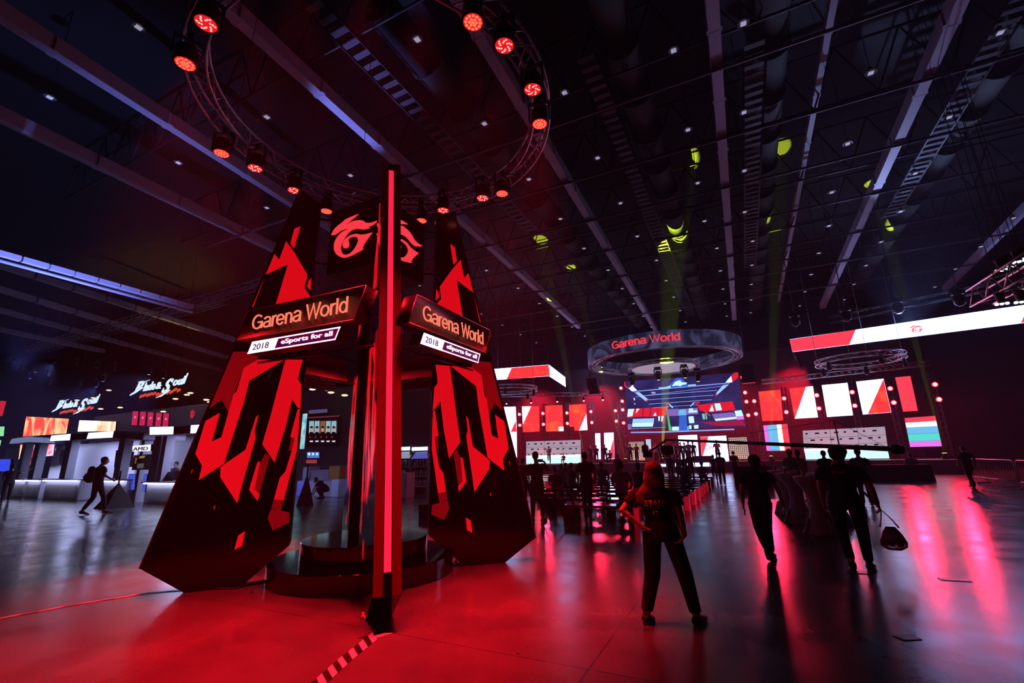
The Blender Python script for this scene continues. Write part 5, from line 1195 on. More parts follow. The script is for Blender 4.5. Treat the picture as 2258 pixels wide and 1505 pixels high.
def person(label, x, y, face, H=1.7, J=None, shirt=TEE, pants=JOG, skin=SKIN, hair='short', hairm=HAIR, look=0.0, curl=.5, fem=False, bulk=1.0, vox=.008, sleeve=.62, texts=(), handf=None, slimp=1.0, group=None, boots=SHOE):
    J_ = dict(BASE); J_.update(J or {}); J = J_; k = H / 1.70
    g = empty('person', label, 'person', (0, 0, 0), 0, group)
    wf = .92 if fem else 1.0
    bm = bmesh.new(); head_bm(bm, J, 0, look); tube(bm, torso_rings(J, -.012, wf), 16, up=(0, 1, 0))
    for s_, sd in (('R', 1), ('L', -1)):
        limb(bm, [J['sh' + s_], J['el' + s_], J['wr' + s_]], [.047, .037, .026]); hand(bm, J['wr' + s_], J['el' + s_], sd, curl, 1.0 if not fem else .92, 0, (handf or {}).get(s_))
        limb(bm, [J['hip' + s_], J['knee' + s_], J['ank' + s_]], [.078, .052, .038]); shoe(bm, J, s_)
    b = obj('body', bm, skin, g); remesh(b, vox, 1)
    # shirt
    bm = bmesh.new(); R_ = torso_rings(J, .012, wf); R_[0] = (R_[0][0] + Vector((0, 0, -.04)), R_[0][1] + .012, R_[0][2] + .012); tube(bm, R_, 20, up=(0, 1, 0))
    for s_ in 'RL':
        a, e = Vector(J['sh' + s_]), Vector(J['el' + s_]); c = a.lerp(e, sleeve); i_ = Vector((-a.x * .35, 0, .01)); limb(bm, [a + i_, a.lerp(e, .15), c], [.058, .066, .068])
    o = obj('shirt', bm, shirt, g); remesh(o, .012, 3)
    for (s_, zc, hw, hh, m_) in texts:
        t = text_bm(s_, 0, .02); ch = Vector(J['chest']); bmesh.ops.subdivide_edges(t, edges=[e for e in t.edges if e.calc_length() > .08], cuts=1)
        for v in t.verts:
            X = (v.co.x - .5) * 2 * hw; Z = zc + (v.co.y - .5) * 2 * hh; v.co = Vector((ch.x - 0 + X, ch.y - .006 - .148 * math.sqrt(max(.1, 1 - (X / .2) ** 2)) - .001, Z))
        r_ = bmesh.ops.extrude_face_region(t, geom=list(t.faces))
        for v in r_['geom']:
            if isinstance(v, bmesh.types.BMVert): v.co.y -= .006
        obj('shirt_lettering', t, m_, o)
    # trousers
    bm = bmesh.new(); pe = Vector(J['pelvis']); tube(bm, [(pe + Vector((0, 0, -.10)), .150 * wf, .105), (pe + Vector((0, 0, -.02)), .168 * wf, .115), (pe + Vector((0, 0, .09)), .145 * wf, .10)], 18, up=(0, 1, 0))
    for s_ in 'RL': limb(bm, [J['hip' + s_], J['knee' + s_], Vector(J['ank' + s_]).lerp(Vector(J['knee' + s_]), .08)], [.097, .068 * slimp, .050 * slimp])
    obj('trousers', bm, pants, g); remesh(bpy.data.objects[-1] if False else g.children[-1], .012, 2)
    for s_ in 'RL':
        bm = bmesh.new(); shoe(bm, {**J, 'ank' + s_: Vector(J['ank' + s_]) + Vector((0, 0, .005))}, s_)
        for v in bm.verts: c_ = (Vector(J['ank' + s_]) + Vector(J['toe' + s_])) / 2; v.co = c_ + (v.co - c_) * 1.12
        sh = obj('shoe', bm, boots, g, True)
        a, t_ = Vector(J['ank' + s_]), Vector(J['toe' + s_]); bm = bmesh.new(); dn = (t_ - a).normalized(); hz = Vector((dn.x, dn.y, 0)); hz = hz.normalized() if hz.length > .05 else Vector((0, 1, 0))
        heel = a - hz * .05 + Vector((0, 0, -.065)) if (t_ - a).z > -.12 else a - dn * .03
        dwn = Vector((0, 0, -.018)); tube(bm, [(heel + dwn, .028, .012), (heel.lerp(t_, .3) + dwn, .040, .013), (heel.lerp(t_, .7) + dwn, .046, .013), (t_ + dn * .02 + dwn, .034, .012)], 10, up=(0, 0, 1)); obj('sole', bm, SOLE, sh, True)
    # hair
    h = Vector(J['head']); R_ = Matrix.Translation(h) @ Matrix.Rotation(look, 4, 'Z'); bm = bmesh.new()
    if hair == 'short': ellip(bm, (0, -.022, .045), (.087, .098, .09), 20, 12, 0, R_); ellip(bm, (0, -.055, -.02), (.072, .05, .06), 16, 8, 0, R_)
    if hair == 'mop': ellip(bm, (0, -.02, .045), (.108, .118, .10), 20, 12, 0, R_); ellip(bm, (0, -.045, -.015), (.098, .075, .075), 16, 8, 0, R_)
    if hair == 'bob': ellip(bm, (0, -.02, .03), (.098, .108, .105), 20, 12, 0, R_); ellip(bm, (0, -.045, -.07), (.092, .07, .085), 16, 10, 0, R_); ellip(bm, (0, -.04, -.13), (.075, .055, .05), 14, 8, 0, R_)
    if hair == 'long':
        ellip(bm, (0, -.02, .04), (.090, .102, .095), 20, 12, 0, R_)
        tube(bm, [(h + Vector((0, -.01, .06)), .085, .085), (h + Vector((-.005, -.02, -.02)), .105, .095), (h + Vector((-.015, -.035, -.10)), .112, .08), (h + Vector((-.035, -.055, -.155)), .09, .045), (h + Vector((-.06, -.07, -.20)), .045, .02)], 18, up=(0, 1, 0))
        random.seed(4)
        for k_ in range(20):
            q0 = random.uniform(-.1, .02); p1 = h + Vector((q0, -.05, -.10)); sw = random.uniform(.10, .22)
            tube(bm, [(p1, .014), (p1 + Vector((-.35 * sw, -.03, -.10)), .016), (p1 + Vector((-sw, -.05, -.20 - .04 * random.random())), .010), (p1 + Vector((-sw * 1.35, -.05, -.27 - .05 * random.random())), .002)], 6)
    o = obj('hair', bm, hairm, g, True)
    remesh(o, .010 if hair == 'long' else .012, 2)
    g.scale = (k * bulk, k * bulk, k); g.location = (x, y, 0); g.rotation_euler = (0, 0, rad(face) - math.pi / 2)
    return g
def faceaway(x, y, turn=0): return math.degrees(math.atan2(y, x)) + turn
# near woman walking away, left hand on her hip
px = flo(1476, 1374); f = faceaway(px.x, px.y, -3)
JW = dict(hipR=(.09, 0, .93), hipL=(-.085, 0, .93), kneeR=(.185, .06, .50), kneeL=(-.115, -.02, .49), ankR=(.255, .04, .085), ankL=(-.20, -.06, .10), toeR=(.31, .20, .03), toeL=(-.175, .05, .025),
    pelvis=(.01, 0, .95), waist=(.0, .01, 1.09), chest=(-.02, .01, 1.27), neck=(-.02, 0, 1.43), head=(-.005, .02, 1.585), shR=(.16, 0, 1.375), shL=(-.195, 0, 1.365), elR=(.205, -.04, 1.115), elL=(-.355, -.10, 1.17), wrR=(.225, -.055, .905), wrL=(-.155, -.10, .985))
w1 = person('person with long fair hair in a black staff shirt, walking, hand on hip', px.x, px.y, f, 1.50, JW, bulk=1.13, hair='long', hairm=HAIRB, fem=True, skin=SKIN2, look=-.35, slimp=1.15, curl=.25, handf={'L': (.75, .35, -.25), 'R': (-.55, -.05, -.6)},
    texts=(('STAFF', 1.252, .098, .034, STAFF_R), ('17', 1.145, .026, .029, STAFF_R), ('team world', 1.198, .042, .008, mat('dim_print', (.16, .02, .03), .7))))
# second woman walking away, dark bob, phone in left hand
px = flo(1694, 1232); f = faceaway(px.x, px.y, 5)
J2 = dict(kneeR=(.05, .02, .49), kneeL=(-.07, -.02, .50), ankR=(.06, .04, .085), ankL=(-.02, -.26, .20), toeR=(.10, .20, .03), toeL=(.0, -.18, .06), hipR=(.085, 0, .91), hipL=(-.085, 0, .91),
    head=(.01, .02, 1.575), neck=(0, 0, 1.42), shR=(.17, 0, 1.37), shL=(-.185, 0, 1.37), elR=(.27, -.03, 1.13), elL=(-.235, -.02, 1.11), wrR=(.325, .02, .90), wrL=(-.245, .02, .87))
w2 = person('person with dark bobbed hair walking away, phone in the left hand', px.x, px.y, f, 1.54, J2, bulk=1.08, hair='bob', fem=True, look=-.2, slimp=1.1, curl=.7, texts=(('staff', 1.325, .032, .008, mat('dim_print')),))
def held(world_from, g, local):
    return g.location + Matrix.Rotation(g.rotation_euler.z, 3, 'Z') @ Vector([a_ * b_ for a_, b_ in zip(local, g.scale)])
p = held(None, w2, (-.235, .05, .765)); bm = bmesh.new(); box(bm, (0, 0, 0), (.014, .075, .15), bev=.005); o = obj('phone', bm, BLACK, loc=p); o.rotation_euler = (rad(-12), 0, w2.rotation_euler.z); tag(o, 'dark phone held in the left hand of the bobbed-hair person', 'phone')
# man with a carrier bag
px = flo(1892, 1256); f = faceaway(px.x, px.y, 2)
J3 = dict(kneeR=(.125, .05, .50), kneeL=(-.10, .02, .50), ankR=(.13, .03, .09), ankL=(-.055, -.12, .13), toeR=(.16, .20, .03), toeL=(-.05, .05, .04), hipR=(.10, 0, .91), hipL=(-.09, 0, .91),
    head=(.03, .05, 1.565), neck=(-.015, .02, 1.42), shR=(.20, 0, 1.36), shL=(-.20, 0, 1.36), elR=(.30, -.02, 1.10), elL=(-.24, .0, 1.10), wrR=(.335, .04, .885), wrL=(-.235, .06, .86))
w3 = person('person with thick mop of dark hair in a staff shirt carrying a bag', px.x, px.y, f, 1.65, J3, bulk=1.12, hair='mop', slimp=1.05, curl=.9, look=-.4, texts=(('STAFF', 1.315, .085, .020, STAFF_R), ('general crew', 1.275, .088, .007, mat('dim_print'))))
bw = held(None, w3, (.36, .06, .80)); BAG = mat('thin_clear_bag', (.45, .25, .3), .35); BAG.node_tree.nodes['Principled BSDF'].inputs['Transmission Weight'].default_value = .5
g = empty('carrier_bag', 'thin plastic carrier bag of small bundles held in the right hand', 'bag', bw)
bm = bmesh.new(); dn = Vector((math.cos(w3.rotation_euler.z), math.sin(w3.rotation_euler.z), 0))
for s_ in (-1, 1): tube(bm, [(bw + Vector((0, 0, 0)), .006), (bw + dn * (.05 * s_ + .03) - Vector((0, 0, .1)), .008), (bw + dn * (.10 * s_ + .05) - Vector((0, 0, .22)), .012)], 6)
obj('bag_handles', bm, BAG, g)
bm = bmesh.new(); c = bw + dn * .06; tube(bm, [(c - Vector((0, 0, .21)), .05, .03), (c - Vector((0, 0, .30)), .11, .07), (c - Vector((0, 0, .40)), .15, .09), (c - Vector((0, 0, .46)), .14, .08), (c - Vector((0, 0, .50)), .08, .05)], 16, up=dn.cross(Vector((0, 0, 1)))); obj('bag_skin', bm, BAG, g)
bm = bmesh.new()
for k in range(6): ellip(bm, c + dn * (-.09 + .036 * k) + Vector((0, 0, -.41 + .04 * (k % 2))), (.035, .035, .04), 8, 6)
obj('bundled_goods', bm, mat('dim_packets', (.2, .08, .08), .5), g)
# photographer silhouette with raised phone
px = flo(1187, 1150); f = faceaway(px.x, px.y, 0)
J4 = dict(elR=(.33, .10, 1.26), wrR=(.20, .26, 1.47), elL=(-.27, .06, 1.13), wrL=(-.06, .30, 1.20), head=(-.02, .03, 1.60), ankR=(.11, -.04, .09), toeR=(.19, .12, .03), ankL=(-.13, -.02, .09), toeL=(-.19, .12, .03), kneeR=(.11, .01, .49), kneeL=(-.12, .01, .49))
w4 = person('dark figure standing beside the right fin holding a phone up', px.x, px.y, f, 1.69, J4, hair='short', curl=.9, vox=.01, handf={'R': (-.6, .1, .2)})
p = held(None, w4, (.10, .30, 1.49)); bm = bmesh.new(); box(bm, (0, 0, 0), (.16, .012, .075), bev=.004); o = obj('phone', bm, BLACK, loc=p); o.rotation_euler = (0, 0, w4.rotation_euler.z); tag(o, 'phone held up by the dark figure beside the right fin', 'phone')
# walker with a backpack at the left booths
px = flo(203, 1134); HB = 1.92
f = faceaway(px.x, px.y, -70)
J5 = dict(kneeR=(.09, .16, .52), kneeL=(-.09, -.02, .49), ankR=(.10, .26, .10), ankL=(-.10, -.22, .14), toeR=(.11, .42, .04), toeL=(-.10, -.08, .03), elR=(.22, .06, 1.13), wrR=(.22, .24, 1.02), elL=(-.22, -.1, 1.12), wrL=(-.2, .02, .95), head=(0, .07, 1.575), chest=(0, .03, 1.26))
w5 = person('person with a black backpack walking past the left booths', px.x, px.y, f, HB, J5, hair='short', vox=.012)
bp = held(None, w5, (0, -.22, 1.20)); g = empty('backpack', 'black backpack worn by the walker at the left booths', 'backpack', bp)
bm = bmesh.new(); fd = Matrix.Rotation(w5.rotation_euler.z, 3, 'Z') @ Vector((0, 1, 0)); tube(bm, [(bp + Vector((0, 0, -.30)), .12, .06), (bp + Vector((0, 0, -.24)), .19, .12), (bp + Vector((0, 0, 0)), .18, .11), (bp + Vector((0, 0, .2)), .15, .08), (bp + Vector((0, 0, .25)), .08, .04)], 16, up=fd); obj('pack', bm, BLACK, g)
bm = bmesh.new(); tube(bm, [(bp - fd * .12 + Vector((0, 0, -.22)), .11, .04), (bp - fd * .14 + Vector((0, 0, -.1)), .12, .05), (bp - fd * .11 + Vector((0, 0, .0)), .10, .03)], 12, up=fd); obj('front_pocket', bm, mat('pack_grey', (.03, .03, .035), .7), g)
# person at the left edge pointing
px = at(14, 1090, 9.6); J6 = dict(elR=(.36, .12, 1.28), wrR=(.58, .2, 1.42), elL=(-.22, .05, 1.1), wrL=(-.15, .2, .95))
w6 = person('dark figure at the left edge stretching an arm toward the booths', px.x, px.y, faceaway(px.x, px.y, 8), 1.8, J6, vox=.012)
# crouching person behind the tower
px = at(712, 1095, 15.2); J7 = dict(pelvis=(0, -.12, .38), waist=(0, -.05, .50), chest=(0, .12, .62), neck=(0, .26, .72), head=(0, .38, .78), shR=(.17, .2, .68), shL=(-.17, .2, .68), elR=(.2, .34, .45), elL=(-.2, .34, .45), wrR=(.16, .44, .22), wrL=(-.16, .44, .22), hipR=(.09, -.12, .34), hipL=(-.09, -.12, .34), kneeR=(.15, .24, .48), kneeL=(-.15, .24, .42), ankR=(.13, .02, .09), ankL=(-.13, .02, .09), toeR=(.14, .2, .03), toeL=(-.14, .2, .03))
w7 = person('person in dark clothes crouching by the boxes behind the tower', px.x, px.y, faceaway(px.x, px.y, 75), 1.72, J7, vox=.012, hair='short')

# ---- smaller figures: three simple builds, copied
def simple(kind):
    J = dict(BASE)
    if kind == 'sit': J.update(hipR=(.10, 0, .54), hipL=(-.10, 0, .54), kneeR=(.13, .42, .52), kneeL=(-.13, .42, .52), ankR=(.12, .42, .09), ankL=(-.12, .42, .09), toeR=(.13, .60, .03), toeL=(-.13, .60, .03), pelvis=(0, -.02, .58), waist=(0, -.02, .68), chest=(0, .0, .86), neck=(0, .01, 1.02), head=(0, .03, 1.17), shR=(.18, 0, .98), shL=(-.18, 0, .98), elR=(.24, .06, .72), elL=(-.24, .06, .72), wrR=(.14, .26, .60), wrL=(-.14, .26, .60))
    if kind == 'walk': J.update(kneeR=(.09, .20, .52), ankR=(.09, .26, .10), toeR=(.10, .43, .06), kneeL=(-.09, -.06, .48), ankL=(-.09, -.30, .15), toeL=(-.09, -.18, .03), elR=(.22, -.14, 1.12), wrR=(.22, -.10, .88), elL=(-.22, .10, 1.12), wrL=(-.2, .26, .95), head=(0, .08, 1.56), chest=(0, .04, 1.25), neck=(0, .05, 1.41))
    if kind == 'hold': J.update(elR=(.26, .06, 1.12), wrR=(.12, .28, 1.22), elL=(-.26, .06, 1.12), wrL=(-.10, .28, 1.20))
    bm = bmesh.new(); head_bm(bm, J, 0); ellip(bm, Vector(J['head']) + Vector((0, -.02, .045)), (.088, .1, .09), 14, 8, 3); ellip(bm, Vector(J['head']) + Vector((0, -.05, -.02)), (.073, .05, .06), 12, 6, 3)
    tube(bm, torso_rings(J, .014), 16, up=(0, 1, 0), mi=1)
    for s_, sd in (('R', 1), ('L', -1)):
        limb(bm, [J['sh' + s_], J['el' + s_], J['wr' + s_]], [.047, .037, .026]); hand(bm, J['wr' + s_], J['el' + s_], sd, .5, 1, 0)
        a, e = Vector(J['sh' + s_]), Vector(J['el' + s_]); limb(bm, [a + Vector((-a.x * .35, 0, .01)), a.lerp(e, .2), a.lerp(e, .65)], [.058, .064, .064], mi=1)
        limb(bm, [J['hip' + s_], J['knee' + s_], J['ank' + s_]], [.097, .07, .052], mi=2); n0 = len(bm.faces); shoe(bm, J, s_)
        bm.faces.ensure_lookup_table()
        for f_ in bm.faces[n0:]: f_.material_index = 3
    pe = Vector(J['pelvis']); tube(bm, [(pe + Vector((0, 0, -.10)), .150, .105), (pe + Vector((0, 0, -.02)), .172, .12), (pe + Vector((0, 0, .05)), .165, .11)], 16, up=(0, 1, 0), mi=2)
    o = obj('person', bm, [SKIN, NAVYT, JOG, HAIR], None, True)
    return o
PROTO = {}
def figure(kind, p, face, label, H=1.7, shirt=None, pants=None, group=None, skin=None):
    if kind not in PROTO: o = PROTO[kind] = simple(kind)
    else: o = PROTO[kind].copy(); COL.objects.link(o)
    o.location = p; o.rotation_euler = (0, 0, rad(face) - math.pi / 2); o.scale = (H / 1.7,) * 3
    for i, m in ((1, shirt), (2, pants), (0, skin)):
        if m is not None: o.material_slots[i].link = 'OBJECT'; o.material_slots[i].material = m
    tag(o, label, 'person', group)
    return o
def on_floor(x, Y, z=0.0):
    q = at(x, 1010, Y); return Vector((q.x, Y, z))
GA = 'people before the stage'
AUD = [('walk', 1290, 12.25, 175 - 60, 'dark figure in profile walking along the black benches', 1.78, None), ('stand', 1152, 15.55, 100, 'slim dark figure standing close to the edge of the right fin', 1.62, None),
    ('sit', 1223, 14.7, 100, 'seated figure with long dark shape just right of the phone holder', 1.75, GREYT), ('sit', 1237, 19.3, 100, 'seated figure second right of the phone holder', 1.75, None), ('sit', 1258, 16.4, 95, 'seated figure left of the walking figure, head against the cyan desk', 1.85, None), ('sit', 1246, 22.1, 95, 'seated figure half hidden between two others near the walking figure', 1.75, None),
    ('sit', 1325, 17.9, 95, 'seated figure just right of the walking figure', 1.85, None), ('sit', 1367, 13.1, 92, 'large dark seated figure left of the fair haired person', 1.95, None), ('sit', 1405, 14.7, 92, 'seated figure touching the fair hair of the near person', 1.85, None),
    ('stand', 1362, 27, 90, 'standing figure behind the large seated one, against the drum area', 1.7, None), ('sit', 1432, 22.1, 90, 'seated figure with head between the crane head and the fair hair', 1.8, None), ('sit', 1505, 19.3, 88, 'seated figure just right of the fair haired person', 1.8, GREYT),
    ('stand', 1476, 30, 90, 'small standing figure under the crane arm tip', 1.65, None), ('stand', 1494, 30, 85, 'small standing figure in a pale shirt under the crane arm', 1.6, WHT_T), ('stand', 1508, 29, 85, 'small standing figure right of the pale shirt under the crane arm', 1.6, None), ('stand', 1521, 30, 92, 'taller dark figure in front of the stage light box', 1.75, None),
    ('sit', 1545, 23.5, 90, 'seated figure in front of the right end of the light box', 1.7, None), ('stand', 1572, 30, 90, 'small dark figure right of the light box', 1.55, None), ('stand', 1587, 26, 90, 'dark figure in front of the lone man on stage', 1.72, None), ('stand', 1618, 31, 80, 'reddish figure near the right mesh panel', 1.75, mat('maroon_shirt', (.2, .03, .04), .8)),
    ('hold', 1742, 17.5, 60, 'person in a grey shirt standing behind the cocktail tables', 1.74, GREYT), ('hold', 1760, 18, 120, 'dark figure facing the grey shirted person behind the tables', 1.70, None), ('stand', 1817, 19, 90, 'figure with folded outline in front of the cyan desk', 1.66, None), ('hold', 1893, 17, 80, 'person with a cap beside the crane counterweight', 1.70, None), ('sit', 2008, 30.4, 90, 'seated figure at the long black table', 1.9, None),
    ('walk', 2130, 25.2, 100, 'dark figure walking beside the crowd barriers', 1.72, None)]
for kind, x, Y, f, lb, H_, sh in AUD: figure(kind, on_floor(x, Y), f, lb, H_ * .95, sh, None, GA if 'crowd' not in lb else None)
STG = [('hold', 1211, 43.5, -95, 'white shirted person standing in front of the left caster desk', 1.75, WHT_T, 0), ('sit', 1243, 43.4, -90, 'person sitting low before the left caster desk', 1.3, GREYT, 0), ('stand', 1316, 44, -80, 'person standing before the narrow white screen', 1.7, None, 0), ('stand', 1335, 44, -90, 'person standing before the white and red screen', 1.75, None, 0),
    ('stand', 1303, 44.4, -90, 'person at the left edge of the narrow white screen', 1.7, None, 0), ('sit', 1345, 43.8, -90, 'person sitting below the white and red screen', 1.6, None, 0), ('hold', 1391, 43.9, -60, 'person in shorts playing near the left mesh panel', 1.72, TEE, 0), ('hold', 1405, 43.9, -110, 'person with a guitar like stance right of the left mesh panel', 1.75, mat('olive_shirt', (.12, .09, .03), .8), 0),
    ('stand', 1448, 44.6, -90, 'person in a white printed shirt behind the crane head', 1.72, WHT_T, 0), ('stand', 1471, 44.6, -90, 'dark person standing on stage beneath the crane tip', 1.7, None, 0), ('stand', 1491, 45, -90, 'dark person at the left edge of the left white stage screen', 1.7, None, 0),
    ('stand', 1503, 44.2, -90, 'leftmost of the four people before the white stage screen', 1.72, None, 0), ('stand', 1512, 44.8, -90, 'second of the four people before the white stage screen', 1.7, None, 0), ('hold', 1521, 44, -95, 'third and tallest of the four people before the white stage screen', 1.80, None, 0), ('stand', 1531, 44.2, -95, 'rightmost of the four people before the white stage screen', 1.74, None, 0), ('hold', 1584, 44.3, -95, 'lone man in a dark loose shirt before the white and red stage screen', 1.82, None, 0)]
for kind, x, Y, f, lb, H_, sh, _z in STG: figure(kind, on_floor(x, Y, DZ), f, lb, H_, sh, None, 'people on the stage')
for k, (x, Y) in enumerate(((376, 13.4), (391, 13.6), (419, 13.2))):
    figure('stand', on_floor(x, Y), -90, f'{("left", "middle", "right")[k]} dark figure behind the monitors of the right booth', 1.75, None, None, 'people behind the booth monitors')
# ------------------------------------------------------------------ benches, tables, crane, barriers, tape
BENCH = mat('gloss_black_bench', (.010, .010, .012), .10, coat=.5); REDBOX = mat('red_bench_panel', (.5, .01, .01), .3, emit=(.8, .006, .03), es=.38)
RW = .12
def bench(x0, x1, y, label, h=.42, dp=.55, ends=True):
    g = empty('bench', label, 'bench', ((x0 + x1) / 2, y, 0), 0, 'low gloss black benches')
    bm = bmesh.new(); box(bm, ((x0 + x1) / 2, y, h - .03), (x1 - x0, dp, .06), bev=.006); obj('seat_slab', bm, BENCH, g)
    n = max(1, int(round((x1 - x0) / 1.6)))
    for k in range(n + 1):
        x = x0 + .14 + (x1 - x0 - .28) * k / n; bm = bmesh.new(); box(bm, (x, y, (h - .06) / 2), (.26, dp - .04, h - .06)); obj('support_block', bm, BENCH, g)
    if ends:
        bm = bmesh.new(); box(bm, (x1 - RW / 2, y - dp / 2 - .012, h / 2 - .01), (RW, .02, h - .03)); obj('red_end_glow', bm, REDBOX, g)  # red light on the bench ends is put in as a panel glow
ROWS = [(11.45, 1248, 1412), (13.1, 1215, 0), (14.7, 1200, 0), (16.4, 1190, 0), (17.9, 1180, 0), (19.3, 1175, 0), (20.7, 1170, 0), (22.1, 1168, 0), (23.5, 1165, 0), (26, 1165, 0)]
NTH = ('second', 'third', 'fourth', 'fifth', 'sixth', 'seventh', 'eighth', 'ninth', 'farthest')
for k, (y, a, b) in enumerate(ROWS):
    A = at(a, 1100, y); x1 = at(b, 1100, y).x if b else -1.65
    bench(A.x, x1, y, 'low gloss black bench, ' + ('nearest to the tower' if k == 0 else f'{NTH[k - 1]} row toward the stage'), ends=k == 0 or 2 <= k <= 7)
# small red light boxes between rows
for k, (x, y, Y) in enumerate(((1398, 1113, 12.6), (1153, 1072, 16.5), (1210, 1068, 16.5), (1388, 1068, 16.4))):
    A = at(x, y, Y); bm = bmesh.new(); box(bm, (A.x, Y, .56), (.22, .22, .24), bev=.01); o = tag(obj('red_cube_lamp', bm, REDBOX), ('red glowing box beside the elbow of the fair haired person', 'red glowing box left of the phone holder', 'red glowing box right of the phone holder', 'red glowing box right of the large seated figure')[k], 'light box', 'small red light boxes')
    bm = bmesh.new(); box(bm, (A.x, Y, .22), (.16, .16, .44)); obj('stand', bm, BLACK, o)
# thin light stand near the phone holder
c = flo(1228, 1152); bm = bmesh.new(); top = Vector((c.x, c.y, 1.15))
for a in (0, 2.1, 4.2): rod(bm, (c.x, c.y, .75), (c.x + .42 * math.cos(a), c.y + .42 * math.sin(a), .01), .012)
rod(bm, (c.x, c.y, .4), top, .012); tag(obj('tripod_stand', bm, DARKM), 'thin black tripod right of the phone holder', 'tripod')
# cocktail tables in stretch covers
COVER = mat('stretch_cover', (.42, .40, .48), .75)
def cocktail(px, Y, label, h=1.08):
    q = at(px, 1080, Y); x = q.x; g = empty('cocktail_table', label, 'table', (x, Y, 0), 0, 'cocktail tables in stretch covers')
    bm = bmesh.new(); pr_ = [(.34, .0), (.30, .06), (.17, .35), (.13, .55), (.17, .75), (.33, 1.0), (.355, h - .01), (.34, h)]
    lathe(bm, pr_, (x, Y, 0), 32); o = obj('stretch_cover', bm, COVER, g, True)
    for k in range(4):
        a = k * math.pi / 2 + .5; bm = bmesh.new(); tube(bm, [((x + .33 * math.cos(a), Y + .33 * math.sin(a), .0), .045, .045), ((x + .24 * math.cos(a), Y + .24 * math.sin(a), .3), .02, .02)], 8); obj('foot_pocket', bm, COVER, g)
    return x, Y, h
T = [(1797, 11.3, 'nearest cocktail table, pale cover, left of the bag carrier'), (1754, 12.9, 'second cocktail table behind the nearest one'), (1731, 14.6, 'third cocktail table, leftmost, with a tray of bright items'), (1832, 12.6, 'cocktail table mostly hidden behind the bag carrier')]
for k, t in enumerate(T):
    x, y, h = cocktail(*t)
    bm = bmesh.new(); lathe(bm, [(.18, h + .012), (.2, h + .03), (.19, h + .03), (.17, h + .02)], (x + .08, y, 0), 20); tag(obj('serving_tray', bm, mat('tray_silver', (.5, .45, .5), .25, .8)), ('round tray on the nearest cocktail table', 'round tray on the second cocktail table', 'round tray on the leftmost cocktail table', 'round tray on the hidden cocktail table')[k], 'tray', 'trays on the cocktail tables')
    bm = bmesh.new(); lathe(bm, [(.03, h + .002), (.035, h + .12), (.03, h + .13)], (x - .16, y - .05, 0), 14); tag(obj('drinking_glass', bm, mat('pale_glass', (.6, .5, .55), .1)), ('glass on the nearest cocktail table', 'glass on the second cocktail table', 'glass on the leftmost cocktail table', 'glass on the hidden cocktail table')[k], 'glass', 'glasses on the cocktail tables')
bm = bmesh.new(); q = at(1774, 1050, 12.9); box(bm, (q.x, 12.8, 1.22), (.16, .02, .26), bev=.004); tag(obj('table_card', bm, mat('grey_card', (.4, .38, .45), .6)), 'grey upright card standing on the second cocktail table', 'card')
# long table with a black cloth before the stage
a, b = flo(1850, 1065), flo(2055, 1060); bm = bmesh.new(); n = 26; zt = .78
base = [Vector((a.x + (b.x - a.x) * k / n, 29.6 + .05 * math.sin(k * 1.9), 0)) for k in range(n + 1)]; top_ = [Vector((p.x * .995 + .02, 29.75, zt)) for p in base]
for k in range(n): bm.faces.new([bm.verts.new(v) for v in (base[k], base[k + 1], top_[k + 1], top_[k])])
box(bm, ((a.x + b.x) / 2, 30.3, zt), (b.x - a.x, 1.1, .04)); bmesh.ops.remove_doubles(bm, verts=bm.verts, dist=1e-4)
o = obj('cloth_covered_table', bm, mat('table_cloth_black', (.03, .02, .025), .9)); o.modifiers.new('t', 'SOLIDIFY').thickness = .02; tag(o, 'long table under a black cloth at the right front of the stage', 'table')
# a row of covered chairs near the right
for k, x in enumerate((1628, 1643, 1658, 1690)):
    q = at(x, 1040, 24); g = empty('banquet_chair', f'{("leftmost", "second", "third", "rightmost")[k]} dark covered chair in the row left of the bobbed-hair person', 'chair', (q.x, 24, 0), 0, 'dark covered chairs before the stage')
    bm = bmesh.new(); box(bm, (q.x, 24.1, .24), (.42, .42, .46), bev=.03); obj('seat', bm, mat('chair_cover', (.06, .03, .035), .9), g); bm = bmesh.new(); box(bm, (q.x, 23.9, .7), (.40, .07, .5), bev=.03); obj('backrest', bm, MATS['chair_cover'], g)
# camera crane
Yc = 15.0
tip, wt, piv = at(1470, 969, 21), at(1962, 989, Yc), at(1851, 985, 16.1)
g = empty('camera_crane', 'long black camera crane reaching toward the stage', 'camera crane', (piv.x, piv.y, 0))
bm = bmesh.new(); N = 14
for k in range(N): rod(bm, tip.lerp(wt, k / N), tip.lerp(wt, (k + 1) / N), .045 + .025 * k / N, 10)
for k in range(1, N): lathe(bm, [(.06 + .02 * k / N, -.03), (.06 + .02 * k / N, .03)], tip.lerp(wt, k / N), 10)
obj('boom', bm, BLACK, g)
bm = bmesh.new(); c = at(1977, 990, Yc); tube(bm, [(wt, .10, .08), (wt.lerp(c, .3), .17, .12), (c, .19, .14), (c + (c - wt) * .9, .15, .11), (c + (c - wt) * 1.1, .08)], 16); obj('counterweight', bm, BLACK, g)
bm = bmesh.new(); mast = Vector((piv.x, piv.y, piv.z + .75)); rod(bm, piv, mast, .018); rod(bm, mast, tip.lerp(wt, .22), .006, 4); rod(bm, mast, wt, .006, 4); obj('tension_mast', bm, DARKM, g)
bm = bmesh.new(); rod(bm, Vector((piv.x, piv.y, .75)), piv, .06, 12)
for a_ in (.3, 2.4, 4.5): rod(bm, Vector((piv.x, piv.y, .95)), Vector((piv.x + .7 * math.cos(a_), piv.y + .7 * math.sin(a_), .02)), .03, 8)
obj('tripod_base', bm, BLACK, g)
